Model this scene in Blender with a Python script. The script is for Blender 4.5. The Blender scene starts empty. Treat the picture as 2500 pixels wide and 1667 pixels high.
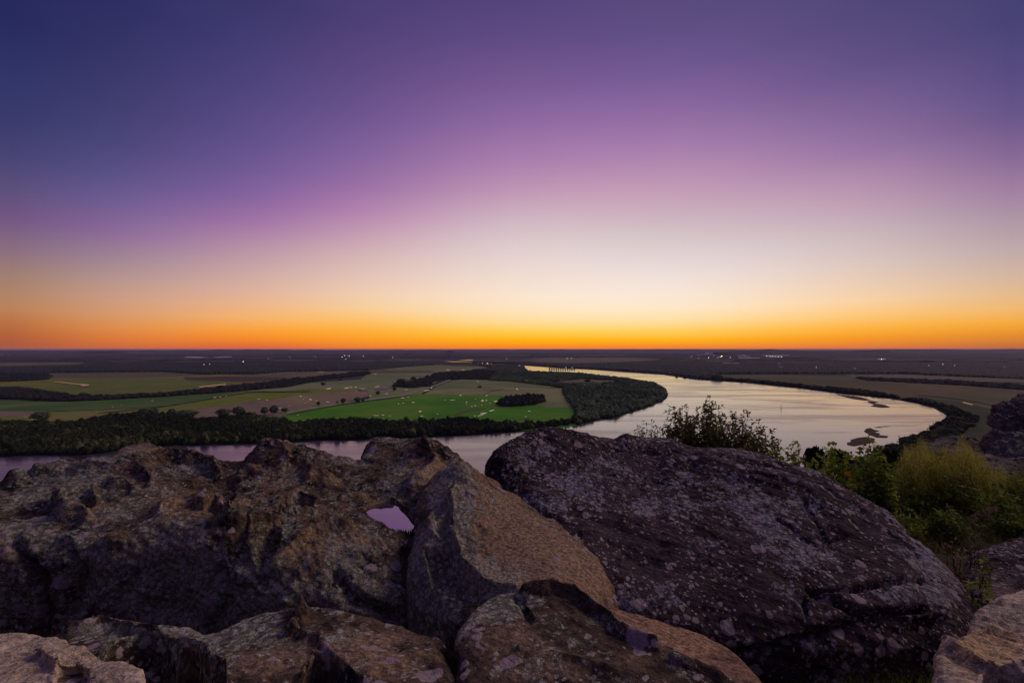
import bpy, math, random
import numpy as np
random.seed(7)
rng = np.random.default_rng(11)
scene = bpy.context.scene
COL = scene.collection
H = 200.0                      # camera height over the river plain, metres
F = 1111.0; CX = 1250.0; HY = 852.0   # focal length and horizon of the photograph, in its pixels

def lin(c):
    return tuple(((v/255.0)/12.92 if v/255.0 <= 0.04045 else ((v/255.0+0.055)/1.055)**2.4) for v in c)
def P(px, py, Y):              # a point Y metres ahead, seen at px,py
    return ((px-CX)/F*Y, Y, H-(py-HY)/F*Y)
def G(px, py, z=0.0):          # the point of the plain seen at px,py
    Y = (H-z)*F/(py-HY)
    return ((px-CX)/F*Y, Y, z)

# ---------------------------------------------------------------- helpers
def tag(o, label=None, cat=None, group=None, kind=None):
    if label: o['label'] = label
    if cat: o['category'] = cat
    if group: o['group'] = group
    if kind: o['kind'] = kind
    return o
def empty(name, loc, rz=0.0):
    o = bpy.data.objects.new(name, None); COL.objects.link(o)
    o.location = loc; o.rotation_euler = (0, 0, rz); o.empty_display_size = 0.2
    return o
def mesh_np(name, V, faces, mat, parent=None, smooth=False, attrs=None, corner=4):
    V = np.asarray(V, np.float32); faces = np.asarray(faces, np.int32)
    me = bpy.data.meshes.new(name)
    me.vertices.add(len(V)); me.vertices.foreach_set('co', V.ravel())
    n, k = faces.shape
    me.loops.add(n*k); me.loops.foreach_set('vertex_index', faces.ravel())
    me.polygons.add(n)
    me.polygons.foreach_set('loop_start', np.arange(0, n*k, k, dtype=np.int32))
    try: me.polygons.foreach_set('loop_total', np.full(n, k, np.int32))
    except Exception: pass
    me.polygons.foreach_set('use_smooth', np.full(n, smooth, bool))
    if attrs:
        for an, av in attrs.items():
            at = me.attributes.new(an, 'FLOAT', 'POINT'); at.data.foreach_set('value', np.asarray(av, np.float32))
    me.update(calc_edges=True); me.validate()
    if mat: me.materials.append(mat)
    o = bpy.data.objects.new(name, me); COL.objects.link(o)
    if parent: o.parent = parent
    return o
def mesh_py(name, V, faces, mat, parent=None, smooth=False):
    me = bpy.data.meshes.new(name); me.from_pydata(V, [], faces); me.update()
    for p in me.polygons: p.use_smooth = smooth
    if mat: me.materials.append(mat)
    o = bpy.data.objects.new(name, me); COL.objects.link(o)
    if parent: o.parent = parent
    return o
def copy_tree(o, parent=None):
    c = o.copy(); COL.objects.link(c)
    if parent: c.parent = parent
    for ch in list(o.children): copy_tree(ch, c)
    return c

# numpy Perlin noise
_perm = np.random.default_rng(3).permutation(4096).astype(np.int64)
_g = np.random.default_rng(4).normal(size=(4096, 3)); _g /= np.linalg.norm(_g, axis=1)[:, None]
def _hash(i, j, k):
    return _perm[(_perm[(_perm[i & 4095] + j) & 4095] + k) & 4095]
def perlin(p):
    p = np.asarray(p, np.float64)
    i = np.floor(p).astype(np.int64); f = p - i
    u = f*f*f*(f*(f*6-15)+10)
    out = 0
    for dx in (0, 1):
        wx = u[:, 0] if dx else 1-u[:, 0]
        for dy in (0, 1):
            wy = u[:, 1] if dy else 1-u[:, 1]
            for dz in (0, 1):
                wz = u[:, 2] if dz else 1-u[:, 2]
                h = _hash(i[:, 0]+dx, i[:, 1]+dy, i[:, 2]+dz)
                g = _g[h]
                d = g[:, 0]*(f[:, 0]-dx)+g[:, 1]*(f[:, 1]-dy)+g[:, 2]*(f[:, 2]-dz)
                out = out + wx*wy*wz*d
    return out*1.5
def fbm(p, scale, octv=4, gain=0.5, off=0.0):
    s = 0; a = 1.0; q = np.asarray(p)*scale + off; t = 0
    for _ in range(octv):
        s = s + a*perlin(q); t += a; q = q*2.03+17.3; a *= gain
    return s/t
def ridged(p, scale, octv=4, gain=0.5, off=0.0):
    s = 0; a = 1.0; q = np.asarray(p)*scale + off; t = 0
    for _ in range(octv):
        s = s + a*(1-2*np.abs(perlin(q))); t += a; q = q*2.07+9.1; a *= gain
    return s/t
def inpoly(x, y, poly):
    c = np.zeros(len(x), bool); n = len(poly)
    for k in range(n):
        x1, y1 = poly[k]; x2, y2 = poly[(k+1) % n]
        if y1 == y2: continue
        t = ((y1 > y) != (y2 > y)) & (x < (x2-x1)*(y-y1)/(y2-y1)+x1)
        c ^= t
    return c
def polydist(x, y, line, closed=False):
    d = np.full(len(x), 1e18); n = len(line)
    for k in range(n if closed else n-1):
        x1, y1 = line[k]; x2, y2 = line[(k+1) % n]
        vx, vy = x2-x1, y2-y1
        t = np.clip(((x-x1)*vx+(y-y1)*vy)/(vx*vx+vy*vy+1e-12), 0, 1)
        d = np.minimum(d, (x-x1-t*vx)**2+(y-y1-t*vy)**2)
    return np.sqrt(d)

# ---------------------------------------------------------------- node helpers
class NT:
    def __init__(s, name):
        s.m = bpy.data.materials.new(name); s.m.use_nodes = True
        s.t = s.m.node_tree; s.t.nodes.clear()
    def n(s, ty, **kw):
        nd = s.t.nodes.new(ty)
        for k, v in kw.items(): setattr(nd, k, v)
        return nd
    def set(s, nd, key, v):
        if isinstance(v, bpy.types.NodeSocket): s.t.links.new(v, nd.inputs[key])
        else:
            if isinstance(v, (tuple, list)) and len(v) == 3 and nd.inputs[key].type == 'RGBA': v = (*v, 1)
            nd.inputs[key].default_value = v
    def math(s, op, a, b=0.0, clamp=False):
        nd = s.n('ShaderNodeMath', operation=op); nd.use_clamp = clamp
        s.set(nd, 0, a); s.set(nd, 1, b); return nd.outputs[0]
    def mapr(s, v, a, b, c=0.0, d=1.0, smooth=True):
        nd = s.n('ShaderNodeMapRange'); nd.interpolation_type = 'SMOOTHSTEP' if smooth else 'LINEAR'
        s.set(nd, 0, v); s.set(nd, 1, a); s.set(nd, 2, b); s.set(nd, 3, c); s.set(nd, 4, d); return nd.outputs[0]
    def mix(s, f, a, b, mode='MIX'):
        nd = s.n('ShaderNodeMix'); nd.data_type = 'RGBA'; nd.blend_type = mode
        s.set(nd, 0, f); s.set(nd, 6, a); s.set(nd, 7, b); return nd.outputs[2]
    def noise(s, vec, scale, detail=4.0, rough=0.5, dist=0.0):
        nd = s.n('ShaderNodeTexNoise'); s.set(nd, 'Vector', vec); s.set(nd, 'Scale', scale)
        s.set(nd, 'Detail', detail); s.set(nd, 'Roughness', rough); s.set(nd, 'Distortion', dist); return nd.outputs[0]
    def vor(s, vec, scale, feature='F1', rnd=1.0, out=0):
        nd = s.n('ShaderNodeTexVoronoi'); nd.feature = feature
        s.set(nd, 'Vector', vec); s.set(nd, 'Scale', scale); s.set(nd, 'Randomness', rnd); return nd
    def attr(s, name):
        nd = s.n('ShaderNodeAttribute'); nd.attribute_name = name; return nd.outputs['Fac']
    def obj(s):
        return s.n('ShaderNodeTexCoord').outputs['Object']
    def mapping(s, vec, scale=(1, 1, 1), rot=(0, 0, 0), loc=(0, 0, 0)):
        nd = s.n('ShaderNodeMapping'); s.set(nd, 0, vec); nd.inputs['Scale'].default_value = scale
        nd.inputs['Rotation'].default_value = rot; nd.inputs['Location'].default_value = loc; return nd.outputs[0]
    def bump(s, h, strength, dist, nrm=None):
        nd = s.n('ShaderNodeBump'); s.set(nd, 'Height', h); s.set(nd, 'Strength', strength); s.set(nd, 'Distance', dist)
        if nrm is not None: s.t.links.new(nrm, nd.inputs['Normal'])
        return nd.outputs[0]
    def out(s, col, rough=0.8, nrm=None, spec=0.3, emis=None, estr=0.0, metal=0.0, ior=None):
        b = s.n('ShaderNodeBsdfPrincipled'); o = s.n('ShaderNodeOutputMaterial')
        s.set(b, 'Base Color', col); s.set(b, 'Roughness', rough); s.set(b, 'Specular IOR Level', spec); s.set(b, 'Metallic', metal)
        if ior: s.set(b, 'IOR', ior)
        if nrm is not None: s.t.links.new(nrm, b.inputs['Normal'])
        if emis is not None: s.set(b, 'Emission Color', emis); s.set(b, 'Emission Strength', estr)
        s.t.links.new(b.outputs[0], o.inputs[0]); s.b = b; s.o = o
        return s.m

# reflectance from the tone a flat sunless surface shows under this dusk sky
DUSK = (0.20, 0.135, 0.225)
def alb(c, k=1.0):
    return tuple(min(0.85, max(0.004, v/d*k)) for v, d in zip(lin(c), DUSK))
# ---------------------------------------------------------------- camera, sky, added glow lamp
cam_d = bpy.data.cameras.new('camera'); cam = bpy.data.objects.new('camera', cam_d); COL.objects.link(cam)
cam.location = (0, 0, H); cam.rotation_euler = (math.radians(90), 0, 0)
cam_d.sensor_width = 36; cam_d.lens = 36*F/2500.0
cam_d.shift_y = (HY-833.5)/2500.0
cam_d.clip_start = 0.05; cam_d.clip_end = 300000
scene.camera = cam
vs = scene.view_settings
vs.view_transform = 'Standard'; vs.look = 'None'; vs.exposure = 0; vs.gamma = 1
scene.cycles.use_denoising = True
scene.cycles.max_bounces = 6; scene.cycles.diffuse_bounces = 3; scene.cycles.volume_bounces = 1
scene.cycles.sample_clamp_indirect = 4

SKY = {  # azimuth px -> (py, sRGB) read off the photograph
 30: [(0,(35,38,90)),(165,(48,52,104)),(274,(54,58,106)),(384,(72,68,116)),(466,(92,80,124)),(548,(118,88,132)),(581,(130,97,130)),(614,(140,112,128)),(658,(155,125,118)),(713,(175,132,105)),(768,(192,130,82)),(795,(185,106,60)),(834,(172,90,58)),(850,(165,90,72))],
 300: [(0,(46,46,98)),(200,(60,58,108)),(253,(66,62,112)),(306,(70,66,117)),(359,(78,72,124)),(413,(88,80,132)),(466,(102,88,142)),(519,(122,98,150)),(551,(136,103,154)),(583,(148,112,153)),(615,(155,128,150)),(652,(170,142,148)),(705,(196,156,140)),(747,(212,158,124)),(785,(222,150,88)),(811,(226,134,62)),(838,(214,112,55)),(851,(188,100,78))],
 900: [(0,(70,60,114)),(200,(98,76,132)),(253,(106,82,138)),(306,(116,88,148)),(359,(128,98,155)),(413,(142,106,160)),(466,(160,116,167)),(519,(182,134,175)),(551,(192,148,178)),(583,(202,165,180)),(615,(210,180,182)),(652,(221,190,184)),(705,(238,205,184)),(747,(248,209,160)),(785,(253,193,100)),(811,(255,172,50)),(838,(250,146,35)),(851,(220,110,62))],
 630: [(0,(58,54,105)),(165,(74,66,122)),(274,(88,74,132)),(384,(105,86,146)),(466,(130,98,156)),(530,(155,110,166)),(560,(172,126,166)),(614,(188,152,168)),(658,(202,168,166)),(713,(224,180,158)),(768,(246,184,118)),(795,(250,168,68)),(820,(250,146,38)),(842,(228,112,52)),(851,(200,100,75))],
 1250: [(0,(80,66,122)),(165,(108,82,138)),(274,(135,100,158)),(384,(165,122,172)),(440,(185,140,176)),(500,(200,162,186)),(550,(210,188,196)),(614,(226,208,208)),(680,(242,221,208)),(740,(254,231,204)),(780,(255,222,158)),(810,(255,202,72)),(830,(255,176,6)),(841,(254,148,22)),(851,(236,116,60))],
 1650: [(0,(84,72,122)),(165,(112,88,145)),(274,(142,106,161)),(384,(172,132,175)),(440,(190,149,180)),(500,(201,166,186)),(550,(207,188,193)),(614,(223,208,210)),(680,(241,225,218)),(740,(254,234,211)),(780,(255,224,164)),(810,(255,202,78)),(830,(255,178,14)),(841,(250,148,32)),(851,(230,114,64))],
 2080: [(0,(78,70,118)),(165,(100,82,135)),(274,(128,100,152)),(384,(158,122,166)),(440,(180,142,175)),(500,(194,158,180)),(550,(199,180,186)),(614,(213,196,196)),(680,(233,206,188)),(740,(252,212,164)),(780,(255,196,100)),(810,(253,172,32)),(830,(245,146,42)),(851,(208,106,70))],
 2470: [(0,(66,64,112)),(165,(84,74,128)),(274,(102,84,136)),(384,(135,105,150)),(440,(155,120,160)),(500,(171,138,165)),(550,(177,155,165)),(614,(193,172,172)),(680,(216,183,160)),(740,(238,190,128)),(780,(249,175,64)),(810,(236,150,45)),(830,(212,125,52)),(851,(180,98,72))],
}
world = bpy.data.worlds.new('World'); scene.world = world; world.use_nodes = True
wt = world.node_tree; wt.nodes.clear()
def wn(ty, **kw):
    nd = wt.nodes.new(ty)
    for k, v in kw.items(): setattr(nd, k, v)
    return nd
def wmath(op, a, b=0.0, clamp=False):
    nd = wn('ShaderNodeMath', operation=op); nd.use_clamp = clamp
    for i, v in enumerate((a, b)):
        if isinstance(v, bpy.types.NodeSocket): wt.links.new(v, nd.inputs[i])
        else: nd.inputs[i].default_value = v
    return nd.outputs[0]
tc = wn('ShaderNodeTexCoord'); sp = wn('ShaderNodeSeparateXYZ'); wt.links.new(tc.outputs['Generated'], sp.inputs[0])
el = wmath('MULTIPLY', wmath('ARCSINE', sp.outputs[2]), 1/(math.pi/2), True)        # 0 horizon .. 1 zenith
el = wmath('POWER', el, 0.5)                                                           # more room for the low bands
az = wmath('MULTIPLY', wmath('ARCTAN2', sp.outputs[0], sp.outputs[1]), 180/math.pi)
stops = []
egrid = np.sqrt(np.array([0, .4, 1.2, 2.2, 3.4, 4.8, 6.4, 8.5, 11, 13.5, 16, 19, 22, 26, 30, 34, 38])/90.0)
ca = []; ct = []
for px in sorted(SKY):
    a = math.atan((px-CX)/F); rows = []
    for py, c in SKY[px]:
        e = math.atan((HY-py)/F*math.cos(a))/(math.pi/2)
        rows.append((math.sqrt(max(0, e)), lin(c)))
    rows.append((1.0, lin((84, 76, 128)))); rows.sort()
    ca.append(math.degrees(a)); ct.append(np.array([[np.interp(g, [q[0] for q in rows], [q[1][k] for q in rows]) for k in range(3)] for g in egrid]))
ca = np.array(ca); ct = np.array(ct)
slp = np.zeros_like(ct); slp[1:-1] = (ct[2:]-ct[:-2])/(ca[2:]-ca[:-2])[:, None, None]
slp[0] = (ct[1]-ct[0])/(ca[1]-ca[0]); slp[-1] = (ct[-1]-ct[-2])/(ca[-1]-ca[-2])
for k in range(len(ca)-1):
    for q in range(3 if k < len(ca)-2 else 4):
        t = q/3.0; h = ca[k+1]-ca[k]
        v = (2*t**3-3*t*t+1)*ct[k]+(t**3-2*t*t+t)*h*slp[k]+(-2*t**3+3*t*t)*ct[k+1]+(t**3-t*t)*h*slp[k+1]
        v = np.clip(v, 0.001, 1.0)
        stops.append((ca[k]+t*h, [(float(g), tuple(map(float, c))) for g, c in zip(egrid, v)]+[(1.0, lin((84, 76, 128)))]))
back = lambda k: [(0.0, lin((60*k, 46*k, 66*k))), (0.2, lin((84*k, 62*k, 84*k))), (0.36, lin((80*k, 62*k, 96*k))), (0.58, lin((66*k, 58*k, 100*k))), (1.0, lin((84, 76, 128)))]
stops = [(-180, back(1)), (-95, back(0.9))] + stops + [(100, back(1.05)), (180, back(1))]
cols = []
for a, rows in stops:
    cr = wn('ShaderNodeValToRGB'); r = cr.color_ramp; r.interpolation = 'LINEAR'
    while len(r.elements) > 1: r.elements.remove(r.elements[-1])
    r.elements[0].position = rows[0][0]; r.elements[0].color = (*rows[0][1], 1)
    for p, c in rows[1:]:
        e = r.elements.new(p); e.color = (*c, 1)
    wt.links.new(el, cr.inputs[0]); cols.append(cr.outputs[0])
cur = cols[0]
for k in range(1, len(cols)):
    mr = wn('ShaderNodeMapRange'); mr.interpolation_type = 'LINEAR'
    wt.links.new(az, mr.inputs[0]); mr.inputs[1].default_value = stops[k-1][0]; mr.inputs[2].default_value = stops[k][0]
    mx = wn('ShaderNodeMix', data_type='RGBA'); wt.links.new(mr.outputs[0], mx.inputs[0])
    wt.links.new(cur, mx.inputs[6]); wt.links.new(cols[k], mx.inputs[7]); cur = mx.outputs[2]
bg = wn('ShaderNodeBackground'); wt.links.new(cur, bg.inputs[0]); bg.inputs[1].default_value = 1.0
wo = wn('ShaderNodeOutputWorld'); wt.links.new(bg.outputs[0], wo.inputs[0])
LAMP_AZ, LAMP_EL = 66.0, 36.0
sd = bpy.data.lights.new('added_glow_lamp', 'SUN'); sd.energy = 0.95; sd.angle = math.radians(24); sd.color = (1.0, 0.74, 0.58)  # added warm lamp that shapes the rocks, standing in for the afterglow
so = bpy.data.objects.new('added_glow_lamp', sd); COL.objects.link(so)
so.location = (60, 200, H+60); so.rotation_euler = (math.radians(90-LAMP_EL), 0, math.radians(180-LAMP_AZ))
# ---------------------------------------------------------------- plain: ground, fields, river
def flat_mat(name, c1, c2, scale, c3=None, rows=None, k=1.0):
    t = NT(name); ob = t.obj()
    n1 = t.noise(ob, scale, 5, 0.6); n2 = t.noise(ob, scale*9, 4, 0.6)
    f = t.math('ADD', t.math('MULTIPLY', n1, 0.7), t.math('MULTIPLY', n2, 0.3))
    c = t.mix(t.mapr(f, 0.38, 0.62), alb(c1, k), alb(c2, k))
    if c3: c = t.mix(t.mapr(t.noise(ob, scale*0.35, 3, 0.5, 0.8), 0.45, 0.62), c, alb(c3, k))
    if rows:
        w = t.n('ShaderNodeTexWave'); w.wave_type = 'BANDS'; t.set(w, 'Vector', t.mapping(ob, rot=(0, 0, rows))); t.set(w, 'Scale', 0.02)
        t.set(w, 'Distortion', 1.5); t.set(w, 'Detail', 3.0)
        c = t.mix(0.22, c, t.mix(w.outputs[1], alb(c1, 0.8*k), alb(c2, 1.2*k)))
    md = t.noise(t.mapping(ob, scale=(.5, 1.4, 1), rot=(0, 0, rows or .5)), 0.022, 5, 0.65)
    c = t.mix(t.mapr(md, .48, .68, 0, .55), c, t.mix(.5, c, (0.02, 0.024, 0.012)))
    hs = t.noise(ob, 0.35, 3, 0.7)
    c = t.mix(0.34, c, (0.012, 0.012, 0.010))
    c = t.mix(t.mapr(hs, 0.3, 0.7, 0.0, 0.55), c, t.mix(0.5, c, (0.01, 0.012, 0.008)))
    return t.out(c, 0.95, spec=0.05)
M_ground = flat_mat('plain_ground', (24, 23, 36), (36, 33, 44), 0.0012, (44, 38, 46))
M_olive = flat_mat('olive_grass', (60, 60, 36), (78, 70, 38), 0.004, (86, 74, 34), rows=0.3)
M_brownf = flat_mat('brown_field', (70, 54, 56), (62, 50, 52), 0.004)
M_plum = flat_mat('plum_field', (58, 34, 48), (52, 34, 44), 0.005)
M_tealg = flat_mat('teal_green_field', (40, 54, 34), (56, 64, 38), 0.004, (70, 68, 48), rows=0.2)
M_yelg = flat_mat('yellow_green_field', (76, 68, 34), (86, 72, 52), 0.005, (74, 72, 28))
M_pink = flat_mat('ploughed_pink_field', (92, 66, 72), (82, 60, 64), 0.004, (98, 74, 68), rows=-0.5)
M_past = flat_mat('grey_pasture', (78, 74, 60), (70, 68, 54), 0.004, (88, 78, 66), rows=0.4)
M_green = flat_mat('bright_green_crop', (50, 80, 18), (40, 66, 18), 0.006, (64, 80, 28), rows=0.55)
M_tan = flat_mat('tan_pasture', (98, 84, 70), (84, 72, 60), 0.005, (72, 62, 54), rows=0.1)
M_rb = flat_mat('right_bank_field', (84, 62, 54), (70, 56, 50), 0.003, (62, 54, 46), rows=1.1, k=.75)
M_rbg = flat_mat('right_bank_grass', (38, 38, 30), (50, 44, 38), 0.006, k=.8)
M_far = flat_mat('far_field', (88, 70, 68), (74, 60, 62), 0.003, rows=0.1, k=.8)
M_fard = [flat_mat('dusky_field', a, b, 0.002) for a, b in (((58,46,54),(48,40,50)), ((50,46,42),(42,40,42)), ((66,50,56),(54,44,50)))]
M_track = flat_mat('farm_track', (110, 98, 96), (90, 80, 80), 0.02)
M_ditch = flat_mat('ditch', (30, 30, 28), (40, 40, 34), 0.02)

def water_mat(name, k=1.0, rough=(0.04, 0.16), bs=0.35):
    t = NT(name); ob = t.obj()
    st = t.mapping(ob, scale=(0.0022, 0.011, 1), rot=(0, 0, 0.45))
    n1 = t.noise(st, 1.0, 5, 0.6, 1.2)
    big = t.noise(t.mapping(ob, scale=(0.0012, 0.005, 1), rot=(0, 0, 0.6)), 1.0, 4, 0.6, 1.6)
    rg = t.mapr(t.math('ADD', t.math('MULTIPLY', n1, .5), t.math('MULTIPLY', big, .5)), 0.40, 0.60, rough[0], rough[1])
    fine = t.noise(t.mapping(ob, scale=(0.12, 0.35, 1)), 1.0, 4, 0.6)
    nb = t.bump(fine, bs, 0.25)
    c = t.mix(t.mapr(n1, 0.35, 0.65), (0.035*k, 0.026*k, 0.032*k), (0.07*k, 0.05*k, 0.052*k))
    m = t.out(c, rg, nb, spec=0.5, ior=1.7); t.set(t.b, 'Specular Tint', (1.0, .88, .80, 1)); return m
M_river = water_mat('river_water', rough=(.02, .23), bs=.4)
def puddle_mat():
    t = NT('standing_water'); return t.out((0.05, 0.04, 0.045), 0.16, spec=0.5, ior=3.2)
M_pud = puddle_mat()
M_lake = NT('hazy_lake_water').out((0.30, 0.24, 0.26), 0.38, spec=0.5, ior=2.8)

def sheet(name, poly_px, mat, z, kind='structure', label=None, sub=0, jitter=0):
    pts = []
    n = len(poly_px); r = random.Random(len(poly_px)*31+int(z*100))
    for k in range(n):
        a = poly_px[k]; b = poly_px[(k+1) % n]
        m = max(1, sub)
        for q in range(m):
            f = q/m; x = a[0]+(b[0]-a[0])*f; y = a[1]+(b[1]-a[1])*f
            if q and jitter: x += r.uniform(-jitter, jitter); y += r.uniform(-jitter, jitter)*0.3
            pts.append(G(x, y, z))
    from mathutils.geometry import tessellate_polygon
    from mathutils import Vector
    tris = tessellate_polygon([[Vector(p) for p in pts]])
    tris = [tuple(t) for t in tris]
    # face up
    out = []
    for t in tris:
        a, b, c = (pts[i] for i in t)
        cr = (b[0]-a[0])*(c[1]-a[1])-(b[1]-a[1])*(c[0]-a[0])
        out.append(t if cr > 0 else t[::-1])
    o = mesh_py(name, pts, out, mat)
    if kind: o['kind'] = kind
    if label: o['label'] = label
    return o

# ground: one sheet to the horizon with low rolling relief far off
gx = []; gf = []
rows_ = [-400, 300, 600, 900, 1300, 1800, 2500, 3500, 5000, 7000, 10000, 14000, 20000, 28000, 40000, 60000, 90000]
for yy in rows_:
    w = max(3000, abs(yy)*1.6)
    for k in range(25): gx.append((-w+2*w*k/24, yy, 0.0))
for i in range(len(rows_)-1):
    for k in range(24):
        a = i*25+k; gf.append((a, a+1, a+26, a+25))
g = mesh_py('ground', gx, gf, M_ground); g['kind'] = 'structure'

FIELDS = [
 (M_far, [(-250,886),(0,886),(205,884),(190,889),(0,894),(-250,894)]),
 (M_brownf, [(0,912),(60,914),(60,922),(0,924)]),
 (M_brownf, [(118,911),(395,908),(545,914),(420,928),(120,934)]),
 (M_olive, [(-150,936),(60,928),(122,924),(400,920),(545,914),(620,915),(760,918),(800,922),(700,945),(560,960),(400,972),(230,974),(115,962),(40,950),(-150,950)]),
 (M_plum, [(448,921),(560,918),(690,921),(740,926),(600,932),(452,928)]),
 (M_tealg, [(-300,972),(0,972),(150,978),(240,977),(400,966),(600,956),(690,955),(612,957),(500,975),(420,990),(250,1000),(115,1004),(-300,1006)]),
 (M_pink, [(-300,1006),(0,1004),(115,1004),(90,1016),(0,1018),(-300,1018)]),
 (M_yelg, [(-100,1018),(0,1018),(90,1016),(120,1005),(250,1001),(420,991),(510,975),(614,958),(700,956),(760,951),(905,946),(860,956),(720,966),(600,982),(480,1000),(330,1012),(240,1020),(160,1036),(0,1040)]),
 (M_pink, [(330,1012),(480,1000),(600,982),(720,966),(860,955),(897,954),(900,967),(820,988),(705,1006),(690,1030),(470,1040)]),
 (M_past, [(600,955),(760,934),(880,926),(905,905),(1050,889),(1085,892),(1210,896),(1215,905),(1090,912),(1060,935),(1045,945),(1030,962),(1000,965),(900,980),(902,966),(897,953),(760,950),(700,955)]),
 (M_far, [(620,914),(700,908),(820,906),(880,903),(990,902),(1060,903),(1060,910),(880,912),(760,922),(640,918)]),
 (M_green, [(690,1014),(712,1006),(800,990),(900,980),(1000,966),(1030,962),(1240,966),(1330,990),(1400,996),(1408,1045),(1300,1050),(1100,1050),(700,1048)]),
 (M_tan, [(1036,962),(1065,943),(1180,944),(1372,947),(1398,996),(1330,993),(1240,966)]),
 (M_past, [(1065,943),(1105,929),(1150,922),(1250,927),(1372,945),(1300,946),(1180,944)]),
 (M_far, [(1340,930),(1420,922),(1500,926),(1506,936),(1400,936)]),
 (M_far, [(1270,879),(1330,874),(1480,873),(1620,873),(1600,881),(1520,883),(1400,887),(1300,884)]),
 (M_rb, [(1760,915),(1900,915),(2100,918),(2300,930),(2900,950),(2900,1020),(2480,1005),(2400,1000),(2280,985),(2200,975),(2090,955),(1990,944),(1900,935),(1765,926)]),
 (M_far, [(2060,915),(2200,914),(2500,926),(2900,935),(2900,944),(2500,934),(2250,928),(2100,922)]),
 (M_rbg, [(2225,968),(2330,978),(2420,998),(2600,1040),(2700,1200),(2340,1110),(2240,1085),(2320,1030),(2320,1005),(2270,985)]),
]
zz = 0.5
for m, poly in FIELDS:
    sheet('field', poly, m, zz, sub=9, jitter=1.6); zz += 0.12
rf = random.Random(21)
for q in range(70):
    y = rf.uniform(857.5, 884); x = rf.uniform(-150, 2650)
    if 1280 < x < 1650 and y > 870: continue
    w = rf.uniform(20, 130); h = (y-HY)*rf.uniform(.025, .07); s_ = rf.uniform(-1, 1)*h*.5
    sheet('field', [(x-w, y+s_), (x-w*.3, y-h+s_*.4), (x+w*.8, y-h-s_*.5), (x+w, y-s_), (x+w*.2, y+h), (x-w*.7, y+h*.6+s_)], rf.choice(M_fard), 17.0+q*.02)
# farm tracks and ditches
def strip(name, line, wpx, mat, z):
    up = [(x, y-wpx/2) for x, y in line]; dn = [(x, y+wpx/2) for x, y in line]
    return sheet(name, up+dn[::-1], mat, z)
strip('track', [(700,1008),(760,996),(830,985),(900,975),(975,966),(1010,957),(1060,942),(1100,927)], 2.6, M_track, 3.0)
strip('ditch', [(704,1011),(830,988),(900,978),(975,969),(1000,965)], 1.5, M_ditch, 3.1)
strip('ditch', [(240,1008),(400,992),(500,976),(610,957),(700,957),(760,955)], 1.4, M_ditch, 3.0)
strip('ditch', [(880,906),(950,907),(1050,907)], 1.2, M_ditch, 3.0)
strip('ditch', [(1180,966),(1195,956),(1230,949)], 1.2, M_ditch, 3.0)
strip('track', [(1110,1011),(1140,1001),(1175,996)], 4.5, M_brownf, 3.2)
strip('ditch', [(2240,964),(2330,973),(2400,983),(2450,998)], 2.2, M_ditch, 3.4)

RIVER = [(1280,892.7),(1348,897.5),(1398,900.7),(1450,903),(1503,907.5),(1557,911),(1620,915),(1636,917.7),(1698,927.5),(1761,931),(1814,934.6),(1868,940),(1880,942),(1957,949),(2014,957),(2064,963),(2170,973),(2234,984.5),(2276,995),(2302,1008),(2317,1020),(2303,1030),(2291,1042),(2270,1055),(2251,1064),(2206,1080),(2185,1088),(2157,1098),(2120,1120),(2070,1160),(2000,1220),(1800,1280),(1400,1310),(700,1330),(0,1350),(-500,1360),
 (-500,1126),(0,1116),(214,1113),(400,1091),(668,1085),(800,1076),(854,1077),(900,1075),(916,1068),(952,1067),(979,1071),(1068,1068),(1157,1063),(1220,1059),(1253,1057),(1318,1049),(1379,1042),(1429,1036),(1450,1029),(1495,1023),(1530,1011),(1580,995),(1618,980),(1628,972),(1631,962),(1626,948),(1605,937),(1560,928),(1500,920),(1450,914.5),(1400,909),(1380,907.5),(1320,906.5),(1290,904),(1284,900)]
sheet('river', RIVER, M_river, 4.0)
sheet('river', [(1084,882),(1120,880),(1154,877.3),(1155,880.5),(1150,882),(1156,886.5),(1120,885)], M_river, 4.0)
sheet('lake', [(-200,869),(0,868.5),(62,867),(75,864.5),(56,863),(70,866),(0,866.5),(-200,866)], M_lake, 4.0)
sheet('lake', [(448,873),(455,870.5),(466,870.5),(500,871.5),(566,870),(566,871.5),(530,873),(490,874)], M_lake, 4.0)
sheet('creek', [(130,931.3),(150,932),(172,935),(195,937),(218,938.5),(218,940.5),(205,942),(196,941.5),(200,939.5),(172,937),(150,934),(130,932.5)], M_pud, 4.0)
sheet('creek', [(485,943.5),(551,937),(552,938.5),(488,945)], M_pud, 4.0)
sheet('creek', [(2352,981.5),(2375,987),(2374,988.5),(2350,982.8)], M_pud, 4.4)
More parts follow.
